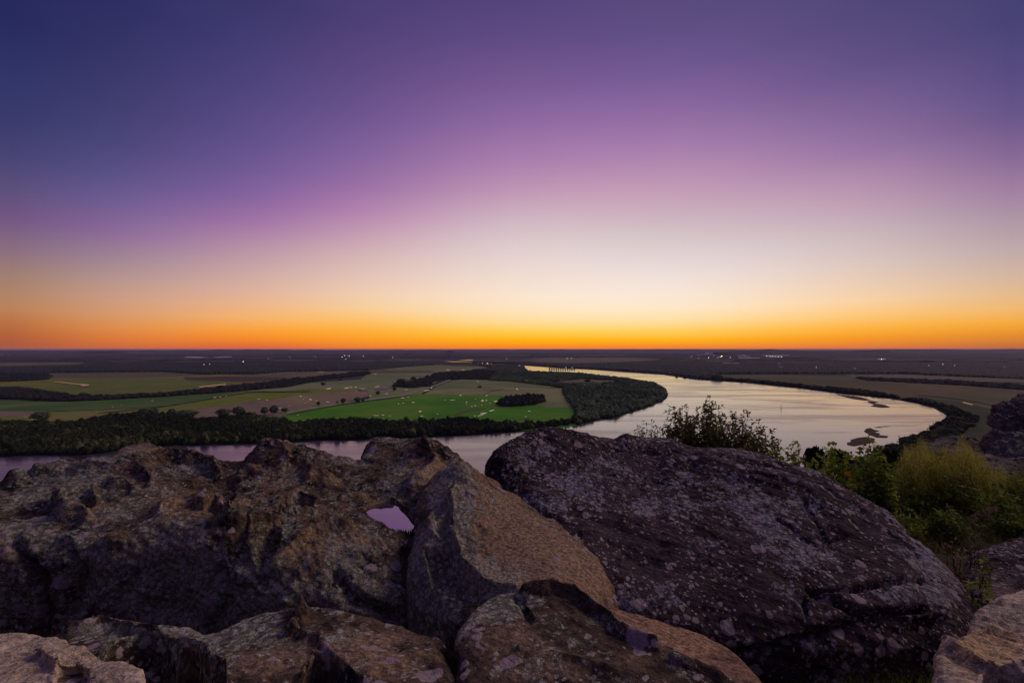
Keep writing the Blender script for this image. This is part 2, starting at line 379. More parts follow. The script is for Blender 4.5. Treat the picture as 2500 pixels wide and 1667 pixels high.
# sandbars in the wide bend
def sand_mat():
    t = NT('wet_sand'); ob = t.obj(); n = t.noise(ob, 0.04, 5, .6)
    return t.out(t.mix(n, (.03, .018, .012), (.09, .055, .035)), 0.9, spec=.1)
M_sand = sand_mat()
for pl in ([(2043,963),(2060,964),(2100,969),(2128,976.5),(2110,977),(2080,973)],
           [(2116,980),(2128,978),(2145,981),(2132,984),(2160,988),(2174,994),(2150,994.5),(2125,991),(2135,987)],
           [(2146,1039.5),(2176,1040),(2165,1041)], [(2134,1043),(2144,1041),(2160,1043)],
           [(2115,1046),(2125,1044),(2135,1049),(2149,1052),(2130,1053),(2150,1058),(2145,1060),(2133,1060),(2150,1062),(2169,1064),(2164,1068),(2140,1067),(2122,1060),(2109,1052)],
           [(2068,1080),(2078,1078),(2077,1073),(2095,1068),(2113,1066),(2136,1070),(2134,1078),(2112,1083),(2085,1088),(2068,1085)]):
    pl = [(x, y) for x, y in pl]
    o = sheet('sandbar', pl, M_sand, 4.6, sub=3, jitter=0.8)
# standing water glinting in the fields: (x, y, width, height, slant)
PUD = [(800,981,9,1.6,-1),(804,1014,0,0,0),(918,1014,16,1.6,0),(935,1013,7,1.8,-1),(952,1015,5,1.2,0),(983,971,10,1.8,0),(1008,982,9,1.8,0),(996,969,5,1.2,0),(973,985,4,1.6,0),(984,984,5,1.2,0),
 (1026,1004,8,3,-2),(1030,1015.5,9,1.8,-.5),(1068,1011,4,1.4,0),(1042,973,2,1,0),(1087,976.5,2.5,1.4,0),(1103,976.5,8,1.2,0),(1108,976.5,4,1.4,0),(1124,965,6,1.8,0),(1139,981,4.5,2,0),(1139,986,3,1.2,0),
 (1152,992,5,1.5,0),(1160,990,5,1.6,0),(1178,978,7,3.6,0),(1187,977.5,6,1.6,-.5),(1188,965,9,1.2,0),(1196,984.5,3,1.3,0),(1161,973.5,2.5,1.2,0),(1210,979.5,9,2.6,-.5),(1176,988.5,3,1,0),
 (1201,1002,16,2.0,-4),(1180,1009,18,3.2,-3),(1173,1014,16,2.0,-4),(1159,1015,3,3,0),(1292,1003.5,8,2,0),(1283,1017,5,2,0),(1262,966.5,4,1.4,0),(1236,966,3,1,0),(1291,968.5,6,2,0),
 (1053,947,5,2.4,-1),(1041,953,17,2.2,-4),(1027,958,2,1.5,0),(990,951.5,11,2.4,-2.5),(1262,950,5,3,3),(1166,931.5,8,1.4,3),
 (944,961,9,1.6,-.8),(903,966,7,1.4,-.8),(804,947.5,9,1.8,-1.5),(846,947,16,2.4,-3),(857,945.5,7,1.6,0),(868,945.5,9,1.8,-1),(921,943.5,12,1.6,-3),(885,950,14,1.2,0),(870,955.5,5,1.2,0),
 (722,935,11,2,0),(802,949,14,2.2,-2.4),(783,942,7,1,0),(652,976.5,6,1.8,0),(632,974,8,1.2,-1),(524,970,9,2,-.8),(538,968.5,6,1.4,0),(552,967,6,1,0),(756,976,2.5,1,0),
 (734,967,6,2.4,-2),(741,974,4,1.2,0),(758,975,6,3,2),(752,979,4,1.2,-1),(745,984.5,3,1.2,0),(681,997,12,2,-3),(705,991,3.5,1.4,0),(710,989.5,2,1,0),(567,999.5,4,1,0),(609,1006,5,1.4,0),
 (562,1019,7,1.6,-1),(606,1019.5,10,1,0),(727,1012.5,5,1.4,0),(773,978.5,8,1.2,0),(372,978,8,1.6,-.6),(275,992.5,6,1.4,0),(296,989,4,1,0),(62,1018.5,16,2.2,-2.4),(42,1022,9,1,0),(157,1046,16,1.6,-.6),(103,1027,5,1.4,0),
 (148,945.5,7,.8,0),(170,867,18,.8,-1.5),(380,869,8,1.2,-.3),(310,881,7,.9,0),(1168,887,4,1,0),(1178,886.5,5,1.1,0),(1190,887.5,8,1.1,0),(1199,887.5,5,1.1,0),(1242,888.5,7,.9,0),(1268,892.5,6,1.8,0),
 (1012,868.5,10,1,-.6),(1237,875,6,.8,0),(916,913,8,1,0),(782,908,22,.9,-.5),(640,876,7,.8,-.8),(1095,909.5,5,1,0),(1340,905.5,36,1.2,0)]
r = random.Random(5)
for (x, y, w, h, s) in PUD:
    if w == 0: continue
    n = 12; pl = []
    for k in range(n):
        a = 2*math.pi*k/n; q = r.uniform(.75, 1.15)
        xx = math.cos(a)*w/2*q; yy = math.sin(a)*h/2*q*0.95 + s*xx/w
        pl.append((x+xx, y+yy))
    sheet('puddle', pl, M_pud, 3.7)

# distant hills
def hill_mat():
    t = NT('distant_hill'); ob = t.obj(); n = t.noise(ob, 0.002, 5, .6)
    return t.out(t.mix(n, (0.05, 0.06, 0.05), (0.10, 0.10, 0.07)), 0.95, spec=0.05)
M_hill = hill_mat()
def hill(prof, Y, depth, seed=0):
    V = []; Fc = []
    xs = np.arange(prof[0][0], prof[-1][0]+1, 9.0)
    ys = np.interp(xs, [p[0] for p in prof], [p[1] for p in prof])
    nz = fbm(np.stack([xs*0.03, xs*0+seed*7.7, xs*0], 1), 1, 4)
    hs = np.maximum(1.0, (H-(ys-HY)/F*Y)*(1+0.12*nz))
    m = 7
    for j in range(m):
        v = j/(m-1); prof_z = math.sin(math.pi*(0.03+0.94*v))**0.8 if 0 < j < m-1 else 0
        for i, x in enumerate(xs):
            yy = Y+(v-0.5)*depth
            V.append(((x-CX)/F*Y, yy + 60*nz[i], hs[i]*prof_z*(1+0.08*math.sin(i*.7+j*2)) - (3 if j in (0, m-1) else 0)))
    n = len(xs)
    for j in range(m-1):
        for i in range(n-1): Fc.append((j*n+i, j*n+i+1, (j+1)*n+i+1, (j+1)*n+i))
    o = mesh_py('hill', V, Fc, M_hill, smooth=True); o['kind'] = 'structure'
hill([(1750,861),(1800,856),(1850,856.5),(1880,857.5),(1925,855.5),(1980,858),(2060,858.5),(2200,862),(2350,861),(2500,863),(2900,862)], 16000, 3500, 1)
hill([(1860,854.5),(1873,852.5),(1885,852.3),(1900,854.5)], 24000, 2500, 2)
hill([(2120,855),(2165,852.6),(2185,852),(2210,853),(2300,852.6),(2340,854),(2440,854),(2470,852),(2485,852.4),(2500,853.6),(2900,854)], 28000, 4000, 3)
hill([(-600,856),(-100,855.4),(30,854.7),(45,855.2),(90,855.5),(180,856.5),(260,857.5)], 20000, 3000, 4)
hill([(100,857.5),(200,855.2),(480,854.2),(640,853.2),(760,854.2),(900,855),(1100,855.6)], 24000, 4000, 5)
hill([(700,856),(900,854.2),(1300,853),(1450,853.4),(1640,852.6),(1760,853.4),(1950,854.2),(2200,855)], 34000, 5000, 6)
hill([(930,864),(950,861.2),(975,861.5),(1000,864)], 15000, 1500, 7)
# ---------------------------------------------------------------- woods and trees on the plain
def crown_mat(name, cs, k=1.0):
    t = NT(name); ob = t.obj()
    tint = t.attr('tint')
    n = t.noise(ob, 0.12, 3, .6)
    c = t.mix(t.mapr(tint, 0.0, 0.6), tuple(v*k for v in cs[0]), tuple(v*k for v in cs[1]))
    c = t.mix(t.mapr(tint, 0.75, 1.0), c, tuple(v*k for v in cs[2]))
    c = t.mix(t.math('MULTIPLY', n, 0.5), c, tuple(v*k*0.5 for v in cs[0]))
    return t.out(c, 0.85, spec=0.08)
M_wood = crown_mat('woodland_leaves', [(0.014, 0.024, 0.010), (0.042, 0.06, 0.02), (0.15, 0.17, 0.06)])
M_woodr = crown_mat('peninsula_leaves', [(0.05, 0.09, 0.045), (0.14, 0.20, 0.09), (0.28, 0.34, 0.18)])
M_woodd = crown_mat('far_woodland_leaves', [(0.024, 0.034, 0.034), (0.045, 0.055, 0.045), (0.07, 0.07, 0.05)])
def trunk_mat():
    t = NT('bark'); ob = t.obj()
    return t.out(t.mix(t.noise(t.mapping(ob, scale=(8, 8, 2)), 1.0, 5, .6), (0.04, 0.03, 0.025), (0.12, 0.09, 0.07)), 0.9, spec=.1)
M_bark = trunk_mat()

import bmesh
def ico(sub):
    bm = bmesh.new(); bmesh.ops.create_icosphere(bm, subdivisions=sub, radius=1.0)
    V = np.array([v.co[:] for v in bm.verts]); Fc = np.array([[v.index for v in f.verts] for f in bm.faces]); bm.free()
    return V, Fc
IV2, IF2 = ico(2); IV3, IF3 = ico(3)
def crown_template(seed, sub=2, nleaf=36, k=1.0):
    r = np.random.default_rng(seed)
    V, Fc = (IV2, IF2) if sub == 2 else (IV3, IF3)
    V = V.copy()
    d = 1+k*0.55*fbm(V, 1.6, 3, off=seed*3.1)+k*0.25*fbm(V, 4.5, 2, off=seed)
    V = V*d[:, None]*0.86
    V[:, 2] *= 0.85
    # loose leaf clumps standing off the surface
    th = r.uniform(0, 2*np.pi, nleaf); cz = r.uniform(-0.5, 1, nleaf)
    dirs = np.stack([np.cos(th)*np.sqrt(1-cz**2), np.sin(th)*np.sqrt(1-cz**2), cz], 1)
    rad = r.uniform(0.78, 1.15, nleaf)
    c = dirs*rad[:, None]; c[:, 2] *= 0.85
    LV = []; LF = []
    for k in range(nleaf):
        a = r.normal(size=3); b = r.normal(size=3); a /= np.linalg.norm(a); b -= a*(a@b); b /= np.linalg.norm(b)
        s = r.uniform(0.12, 0.26)
        base = len(V)+len(LV)
        LV += [c[k]+a*s, c[k]+b*s*0.8, c[k]-a*s*0.9-b*s*0.3]
        LF.append([base, base+1, base+2])
    V = np.vstack([V, np.array(LV)]); Fc = np.vstack([Fc, np.array(LF)])
    V[:, 2] += 0.85                      # crown bottom near 0
    return V, Fc
TPL = [crown_template(s) for s in range(8)]

def crowns(name, pts, hts, wid, mat, label, cat='woodland', tints=None, seed=1):
    r = np.random.default_rng(seed)
    AV = []; AF = []; AT = []; base = 0
    for k in range(len(pts)):
        V, Fc = TPL[r.integers(len(TPL))]
        a = r.uniform(0, 2*np.pi); ca, sa = math.cos(a), math.sin(a)
        w = wid[k]*r.uniform(.85, 1.2); h = hts[k]
        x = (V[:, 0]*ca-V[:, 1]*sa)*w; y = (V[:, 0]*sa+V[:, 1]*ca)*w; z = V[:, 2]/1.75*h
        AV.append(np.stack([x+pts[k][0], y+pts[k][1], z+pts[k][2]], 1)); AF.append(Fc+base); base += len(V)
        t = tints[k] if tints is not None else r.random()
        AT.append(np.full(len(V), t))
    o = mesh_np(name, np.vstack(AV), np.vstack(AF), mat, smooth=False, attrs={'tint': np.concatenate(AT)})
    tag(o, label, cat, kind='stuff')
    return o
def scatter(poly, spacing, seed, near_scale=1.0, z0=0.0):
    """points on the plain inside a polygon given in the photo's pixels"""
    wp = np.array([G(x, y)[:2] for x, y in poly])
    x0, y0 = wp.min(0); x1, y1 = wp.max(0)
    r = np.random.default_rng(seed)
    xs = np.arange(x0, x1, spacing); ys = np.arange(y0, y1, spacing)
    X, Y = np.meshgrid(xs, ys); X = X.ravel()+r.uniform(-.45, .45, X.size)*spacing; Y = Y.ravel()+r.uniform(-.45, .45, Y.size)*spacing
    m = inpoly(X, Y, [tuple(p) for p in wp])
    return np.stack([X[m], Y[m], np.full(m.sum(), z0)], 1)

def wood(name, poly, spacing, h, mat, label, seed, tintscale=0.006, hvar=.4, wk=0.74):
    p = scatter(poly, spacing, seed); n = len(p); r = np.random.default_rng(seed+50)
    if n == 0: return
    c = fbm(np.stack([p[:, 0], p[:, 1], p[:, 2]], 1), tintscale, 3, off=seed*2.2)
    t = np.clip(0.45+c*1.1+r.normal(0, .22, n), 0, 1)
    hh = h*(1+0.25*c)*(1+hvar*(r.random(n)-.5)*2*.8)
    # a few emergent trees
    em = r.random(n) < .06; hh[em] *= 1.3
    crowns(name, p, hh, spacing*wk*(0.8+0.4*r.random(n))*np.where(em, 1.25, 1), mat, label, seed=seed, tints=t)
    return n

tot = 0
W1 = [(-200,1038),(0,1038),(40,1038),(150,1041),(200,1036),(260,1024),(330,1018),(430,1018),(480,1030),(530,1030),(600,1018),(650,1030),(700,1034),(715,1042),(770,1034),(850,1032),(930,1036),(1000,1040),(1060,1035),(1130,1028),(1200,1036),(1280,1042),(1330,1042),(1404,1030),(1440,1030),(1379,1040),(1318,1047),(1253,1054),(1220,1057),(1157,1061),(1068,1066),(979,1069),(950,1064),(916,1066),(900,1072),(854,1075),(800,1073),(668,1082),(400,1088),(214,1110),(0,1113),(-200,1118)]
tot += wood('riverside_woodland', W1, 8.5, 15, M_wood, 'dark leafy woodland along the near river bank at left', 1) or 0
W2 = [(1626,962),(1620,950),(1600,940),(1556,931),(1500,924),(1450,918.5),(1400,913),(1340,911),(1290,909),(1230,905),(1205,914),(1195,930),(1240,931),(1300,938),(1376,948),(1378,965),(1392,985),(1404,1000),(1412,1038),(1450,1026),(1495,1020),(1530,1008),(1580,992),(1616,977)]
HOLE = [(1335,940),(1350,933),(1420,925.5),(1500,929),(1512,937),(1440,941),(1385,942)]
def wood_hole(name, poly, hole, *a, **k):
    # joins the clearing to the outline by its nearest corner so that the wood leaves it open
    return wood(name, hole_join(poly, hole), *a, **k)
def hole_join(poly, hole):
    bi = min(range(len(poly)), key=lambda i: min((poly[i][0]-h[0])**2+(poly[i][1]-h[1])**2*9 for h in hole))
    hj = min(range(len(hole)), key=lambda j: (poly[bi][0]-hole[j][0])**2+(poly[bi][1]-hole[j][1])**2*9)
    return poly[:bi+1]+hole[hj:]+hole[:hj+1]+poly[bi:]
tot += wood_hole('peninsula_woodland', W2, HOLE, 13.5, 15, M_woodr, 'dense wood filling the point inside the river bend', 2) or 0
W3 = [(955,945),(975,940),(1050,922),(1060,914),(1140,908),(1200,908),(1210,918),(1192,928),(1090,926),(1060,932),(1045,944),(1010,948)]
tot += wood('farm_woodland', W3, 15, 14, M_woodd, 'dark clump of trees behind the farm sheds', 3) or 0
W4 = [(-200,952),(0,951),(60,952),(115,961),(170,970),(230,972),(300,970),(400,965),(560,948),(640,938),(700,931),(780,922),(900,910),(905,914),(860,920),(800,926),(700,946),(560,958),(400,969),(240,978),(150,981),(0,975),(-200,972)]
tot += wood('hedgerow_woodland', W4, 14, 15, M_woodd, 'long dark tree belt winding between the fields at left', 4) or 0
W8 = [(1216,990),(1225,981),(1260,975),(1300,973),(1325,975),(1330,982),(1305,990),(1260,994),(1225,994)]
tot += wood('copse', W8, 10, 19, M_woodd, 'oval dark copse standing alone in the bright green field', 5) or 0
W9 = [(1640,920),(1700,926),(1765,927),(1830,931),(1900,937),(2000,948),(2060,953),(2130,960),(2200,975),(2270,984),(2330,1002),(2385,1022),(2370,1045),(2320,1075),(2250,1110),(2160,1150),(2090,1200),(2070,1175),(2110,1128),(2160,1102),(2190,1090),(2230,1076),(2275,1057),(2296,1042),(2308,1031),(2320,1021),(2306,1006),(2280,993),(2236,982),(2170,971),(2064,961),(2014,954),(1957,947),(1880,939),(1814,932.6),(1761,929),(1698,926)]
tot += wood('right_bank_woodland', W9, 13, 14, M_wood, 'belt of trees following the right bank of the river bend', 6) or 0
W11 = [(2090,924),(2200,927),(2350,934),(2500,944),(2800,955),(2800,966),(2500,953),(2350,942),(2200,934),(2120,930)]
tot += wood('field_woodland', W11, 18, 13, M_woodd, 'thin line of trees between fields beyond the right bank', 7) or 0
W5 = [(-100,922),(60,915),(110,917),(125,921),(110,928),(40,931),(-100,938)]
tot += wood('corner_woodland', W5, 20, 17, M_woodd, 'small dark wood at the left edge above the green fields', 8) or 0

# far woods: rough canopy sheets
def canopy(name, poly, label, h=15, du=3.0, dv=0.007, seed=1, mat=None, gap=0.0):
    xs = np.arange(min(p[0] for p in poly), max(p[0] for p in poly)+du, du)
    ya = min(p[1] for p in poly); yb = max(p[1] for p in poly)
    Y0 = H*F/(yb-HY); Y1 = H*F/(ya-HY)
    nv = int(math.log(Y1/Y0)/dv)+1
    Ys = Y0*np.exp(np.arange(nv)*dv)
    X, YY = np.meshgrid(xs, Ys); r = np.random.default_rng(seed)
    PX = X+r.uniform(-.4, .4, X.shape)*du; YY = YY*np.exp(r.uniform(-.4, .4, X.shape)*dv)
    PY = HY+H*F/YY
    wx = (PX-CX)/F*YY
    m = inpoly(PX.ravel(), PY.ravel(), poly).reshape(X.shape)
    q = np.stack([wx.ravel(), YY.ravel(), np.zeros(X.size)], 1)
    c = fbm(q, 0.0015, 4, off=seed*3.3).reshape(X.shape)
    if gap: m &= (c > -0.35+gap)
    z = h*(0.75+0.5*r.random(X.shape))*(1+0.3*c)
    edge = m.copy(); edge[1:-1, 1:-1] = m[1:-1, 1:-1] & m[:-2, 1:-1] & m[2:, 1:-1] & m[1:-1, :-2] & m[1:-1, 2:]
    z = np.where(edge, z, 0.0)
    V = np.stack([wx.ravel(), YY.ravel(), z.ravel()], 1)
    idx = np.arange(X.size).reshape(X.shape)
    f = np.stack([idx[:-1, :-1], idx[:-1, 1:], idx[1:, 1:], idx[1:, :-1]], -1)
    ok = (edge[:-1, :-1] | edge[:-1, 1:] | edge[1:, 1:] | edge[1:, :-1])
    f = f[ok]
    used = np.unique(f); remap = np.full(len(V), -1); remap[used] = np.arange(len(used))
    tint = np.clip(0.4+c*1.2+r.normal(0, .2, X.shape), 0, 1).ravel()[used]
    o = mesh_np(name, V[used], remap[f], mat or M_woodd, attrs={'tint': tint})
    tag(o, label, 'woodland', kind='stuff'); return o
canopy('far_woodland', [(-300,900),(0,897),(190,893),(300,886),(480,881),(700,879),(900,879),(1040,884),(1078,887),(1060,892),(950,898),(900,905),(820,906),(700,908),(620,913),(500,915),(392,908),(120,910),(60,914),(0,914),(-300,916)], 'dark band of distant woods above the fields at left', seed=2)
canopy('far_woodland', [(1230,889),(1270,885),(1400,889),(1500,887),(1560,884),(1610,880),(1700,882),(1900,884),(2200,886),(2900,890),(2900,938),(2500,927),(2200,913),(2060,913),(1900,913),(1760,914),(1700,924),(1636,915),(1557,909),(1503,905),(1398,899),(1280,891)], 'broad dark woods beyond the far bank of the river', seed=3)
canopy('far_woodland', [(1160,890),(1240,893),(1280,897),(1290,905),(1280,910),(1200,909),(1150,905),(1200,900)], 'dark wood at the neck of land left of the far river', seed=4)
canopy('far_woodland', [(-400,872),(100,872),(450,876),(900,872),(1300,873),(1160,874.5),(1070,876),(900,879),(480,880),(200,883),(-400,886)], 'hazy patchwork of woods near the left horizon', seed=5, gap=.22, du=4)
canopy('far_woodland', [(1300,858),(1900,866),(2900,866),(2900,890),(2200,885),(1700,881),(1620,872),(1300,872)], 'hazy patchwork of woods near the right horizon', seed=6, gap=.25, du=4)
canopy('far_woodland', [(-400,858),(600,858),(1300,858),(1300,872),(900,871),(100,870),(-400,870)], 'faint line of woods under the left horizon', seed=9, gap=.3, du=5)

# single trees standing in the fields
def lone_tree(px, py, hpx, wpx, label, seed, group=None):
    x, y, z = G(px, py); s = y/F; h = hpx*s; w = wpx*s/2
    root = empty('field_tree', (x, y, 0.5)); tag(root, label, 'tree', group)
    r = np.random.default_rng(seed)
    V, Fc = crown_template(seed+20, 3, 200, 1.8)
    V = V.copy(); V[:, :2] *= w/1.0; V[:, 2] = V[:, 2]/1.75*h*0.85+h*0.15
    mesh_np('crown', V, Fc, M_woodr, root, attrs={'tint': np.clip(r.normal(.35, .25, len(V)), 0, 1)})
    tv = []; tf = []
    rad = max(.25, h*.03)
    for k in range(4):
        zz_ = h*0.5*k/3; rr = rad*(1-.5*k/3)
        for q in range(6): tv.append((math.cos(q*math.pi/3)*rr+math.sin(k*1.3)*rad*.4*k, math.sin(q*math.pi/3)*rr, zz_-(.5 if k == 0 else 0)))
    for k in range(3):
        for q in range(6): tf.append((k*6+q, k*6+(q+1) % 6, (k+1)*6+(q+1) % 6, (k+1)*6+q))
    mesh_py('trunk', tv, tf, M_bark, root)
    return root
LT = [(98,1029,24,32,'large round dark tree at the left above the riverside wood'),
 (375,1016,20,20,'rounded tree second from left in the cluster at the top edge of the riverside wood'),
 (350,1015,18,20,'leafy tree poking above the riverside wood, leftmost of the cluster at its top edge'),
 (455,1018,16,46,'wide low dark tree against the pink brown field'),
 (420,1018,20,16,'pale thin crowned tree beside the wide low dark tree'),
 (545,1018,20,30,'broad tree at the lower edge of the pink brown field'),
 (582,1015,22,26,'tall rounded tree at the lower edge of the pink brown field'),
 (645,1014,20,16,'tree left of the pair by the green field corner'),
 (669,1012,22,18,'taller tree of the pair by the green field corner'),
 (695,1008,12,14,'small very dark bush tree at the tip of the green field'),
 (777,992,13,8,'thin pale tree beside the farm track'),
 (789,942,9,11,'small dark tree alone in the pasture above the pink field'),
 (831,930,8,8,'tiny tree in the upper pasture'),
 (823,985,6,5,'smallest tree of the row along the pink field'),
 (838,986,14,12,'taller tree of the row along the pink field'),
 (872,983,13,14,'bushy tree of the row along the pink field'),
 (886,982,10,7,'thin tree at the right end of the row along the pink field'),
 (963,956,12,8,'tree between the farm sheds and the green field'),
 (923,965,11,10,'tree in front of the farm sheds'),
 (980,942,18,22,'dark round tree at the right end of the farm sheds'),
 (1009,930,11,12,'dark tree behind the farmyard lights'),
 (865,914,8,26,'dark tree beside the golden lit building'),
 (747,932,9,14,'dark tree at the tip of the long tree belt'),
 (1171,947,5,10,'low dark bush in the middle of the tan pasture'),
 (1316,909,5,4,'little tree on the point beside the far river'),
 (1434,934,8,15,'round dark tree in the clearing of the peninsula wood'),
 (1750,927,12,26,'dark clump of trees on the far river bank at the field corner')]
for k, (a, b, c, d, l) in enumerate(LT): lone_tree(a, b, c, d, l, 100+k)
# woods on the slope under the lookout
def slope_wood():
    r = np.random.default_rng(77); xs = np.arange(-520, 520, 13.0); ys = np.arange(135, 500, 13.0)
    X, Y = np.meshgrid(xs, ys); X = X.ravel()+r.uniform(-6, 6, X.size); Y = Y.ravel()+r.uniform(-6, 6, Y.size)
    R_ = np.hypot(X, Y); m = (np.abs(X) < Y*1.5) & (H-4-.40*R_ > 2); X = X[m]; Y = Y[m]; R_ = R_[m]
    z = H-4.5-.40*(R_-5)-2
    crowns('slope_woodland', np.stack([X, Y, z], 1), r.uniform(7, 12, len(X)), r.uniform(5, 8, len(X)), M_wood, 'dark woods on the slope falling to the river', seed=9)
slope_wood()
print('crowns', tot)
# ---------------------------------------------------------------- farm, lights, dam, marker, steam
def simple_mat(name, c, rough=.8, spec=.2, n=0.0, sc=1.0):
    t = NT(name); ob = t.obj()
    cc = t.mix(t.noise(ob, sc, 4, .6), tuple(v*(1-n) for v in c), tuple(min(.9, v*(1+n)) for v in c))
    return t.out(cc, rough, spec=spec)
M_wall = simple_mat('shed_wall', (0.10, 0.06, 0.10), n=.3, sc=.3)
M_roof = simple_mat('shed_roof', (0.55, 0.40, 0.52), .35, .5, n=.2, sc=.4)
M_roofp = simple_mat('shed_roof_pale', (0.85, 0.8, 0.78), .25, .5, n=.1, sc=.4)
M_conc = simple_mat('dam_concrete', (0.07, 0.06, 0.06), n=.3, sc=.2)
M_steel = simple_mat('painted_steel', (0.08, 0.07, 0.06), .5, .5, n=.2)
def emit_mat(name, c, s):
    t = NT(name); e = t.n('ShaderNodeEmission'); o = t.n('ShaderNodeOutputMaterial')
    e.inputs[0].default_value = (*c, 1); e.inputs[1].default_value = s; t.t.links.new(e.outputs[0], o.inputs[0]); return t.m
M_lw = emit_mat('lamp_white', (1, .85, .8), 6); M_lo = emit_mat('lamp_amber', (1, .62, .25), 6); M_lwin = emit_mat('lit_opening', (1, .6, .2), 2.2)
def box_faces(b): return [tuple(b+i for i in f) for f in ((0,1,5,4),(1,2,6,5),(2,3,7,6),(3,0,4,7),(4,5,6,7),(3,2,1,0))]
def boxv(x0, y0, z0, x1, y1, z1): return [(x0,y0,z0),(x1,y0,z0),(x1,y1,z0),(x0,y1,z0),(x0,y0,z1),(x1,y0,z1),(x1,y1,z1),(x0,y1,z1)]
def shed(px, py, L, D, hw, label, cat='shed', rz=0.0, lit=False, pale=False, name='farm_shed', group=None):
    x, y, z = G(px, py, .5); root = empty(name, (x, y, .5), rz); tag(root, label, cat, group)
    l, d = L/2, D/2
    V = boxv(-l, -d, 0, l, d, hw); Fc = box_faces(0)
    mesh_py('wall', V, Fc, M_wall, root)
    e = 0.6; rh = D*.22
    rv = [(-l-e,-d-e,hw-.1),(l+e,-d-e,hw-.1),(l+e,0,hw+rh),(-l-e,0,hw+rh),(l+e,d+e,hw-.1),(-l-e,d+e,hw-.1),
          (-l-e,-d-e,hw+.2),(l+e,-d-e,hw+.2),(l+e,0,hw+rh+.3),(-l-e,0,hw+rh+.3),(l+e,d+e,hw+.2),(-l-e,d+e,hw+.2)]
    rf = [(6,7,8,9),(9,8,10,11),(0,3,2,1),(3,5,4,2),(0,1,7,6),(4,5,11,10),(0,6,9,3),(3,9,11,5),(1,2,8,7),(2,4,10,8)]
    mesh_py('roof', rv, rf, M_roofp if pale else M_roof, root)
    if L > 14:
        dv = []; df = []
        for q in range(3):
            cx_ = -l+L*(q+.5)/3; b = len(dv); dv += boxv(cx_-2, -d-.08, .0, cx_+2, -d-.003, min(3.2, hw-.6)); df += box_faces(b)
        mesh_py('door', dv[:8], df[:6], M_lwin if lit else M_steel, root)
        mesh_py('door', dv[8:16], [tuple(i-8 for i in f) for f in df[6:12]], M_lwin if lit else M_steel, root)
        mesh_py('door', dv[16:], [tuple(i-16 for i in f) for f in df[12:]], M_lwin if lit else M_steel, root)
    return root
shed(928,951.5,60,12,4,'long low shed nearest in the farmyard row, pale roof edge',rz=.05)
shed(932,949,64,12,4,'long low shed in the middle of the farmyard row',rz=.05)
shed(946,947.5,50,12,4,'long low shed right of the farmyard row beside the round tree',rz=.05)
shed(962,944.5,44,14,4.5,'wide purple grey shed farthest right in the farmyard',rz=.1)
shed(884,950,38,10,3.5,'small pale roofed shed left of the farmyard row',pale=True)
shed(962,934,26,10,5,'white roofed farmhouse beside the dark round tree',cat='house',name='farm_house',pale=True)
shed(981,926.5,26,10,5,'white roofed house behind the dark round tree',cat='house',name='farm_house',pale=True)
shed(997,925.5,26,10,5,'white roofed house on the lane above the farm',cat='house',name='farm_house',pale=True)
shed(1034,918,36,12,5,'bright roofed house farthest up the lane above the farm',cat='house',name='farm_house',pale=True)
shed(1023,919,22,10,5,'small bright roofed house second farthest up the lane',cat='house',name='farm_house',pale=True)
shed(862,912,46,14,8,'long building glowing gold under a dark tree',cat='building',name='lit_barn',lit=True,pale=True)
shed(1094,903.5,34,14,7,'pale building above the wooded farm clump, left one',cat='building',name='barn',pale=True,lit=True)
shed(1131,904,30,14,7,'pale building above the wooded farm clump, right one',cat='building',name='barn',pale=True,lit=True)
shed(722,936,40,12,5,'pale roofed barn at the tip of the long tree belt',cat='building',name='barn',pale=True,lit=True)
shed(1893,870.4,700,60,26,'long pale industrial hall lit in the far plain at right',cat='building',name='factory_hall',pale=True,lit=True)
shed(1775,889,130,30,14,'pale roofed hall in the woods beyond the river, left of two',cat='building',name='factory_hall',pale=True)
shed(1797,890,70,30,14,'pale roofed hall in the woods beyond the river, right of two',cat='building',name='factory_hall',pale=True)
shed(1908,898.5,80,24,10,'low pale hall beneath a wisp of steam beyond the river',cat='building',name='factory_hall',pale=True)
shed(1828,876,420,50,14,'long low hall under the wide steam bank',cat='building',name='factory_hall',pale=True)
shed(2151,879,140,40,16,'pale hall far off in the woods on the right',cat='building',name='factory_hall',pale=True)
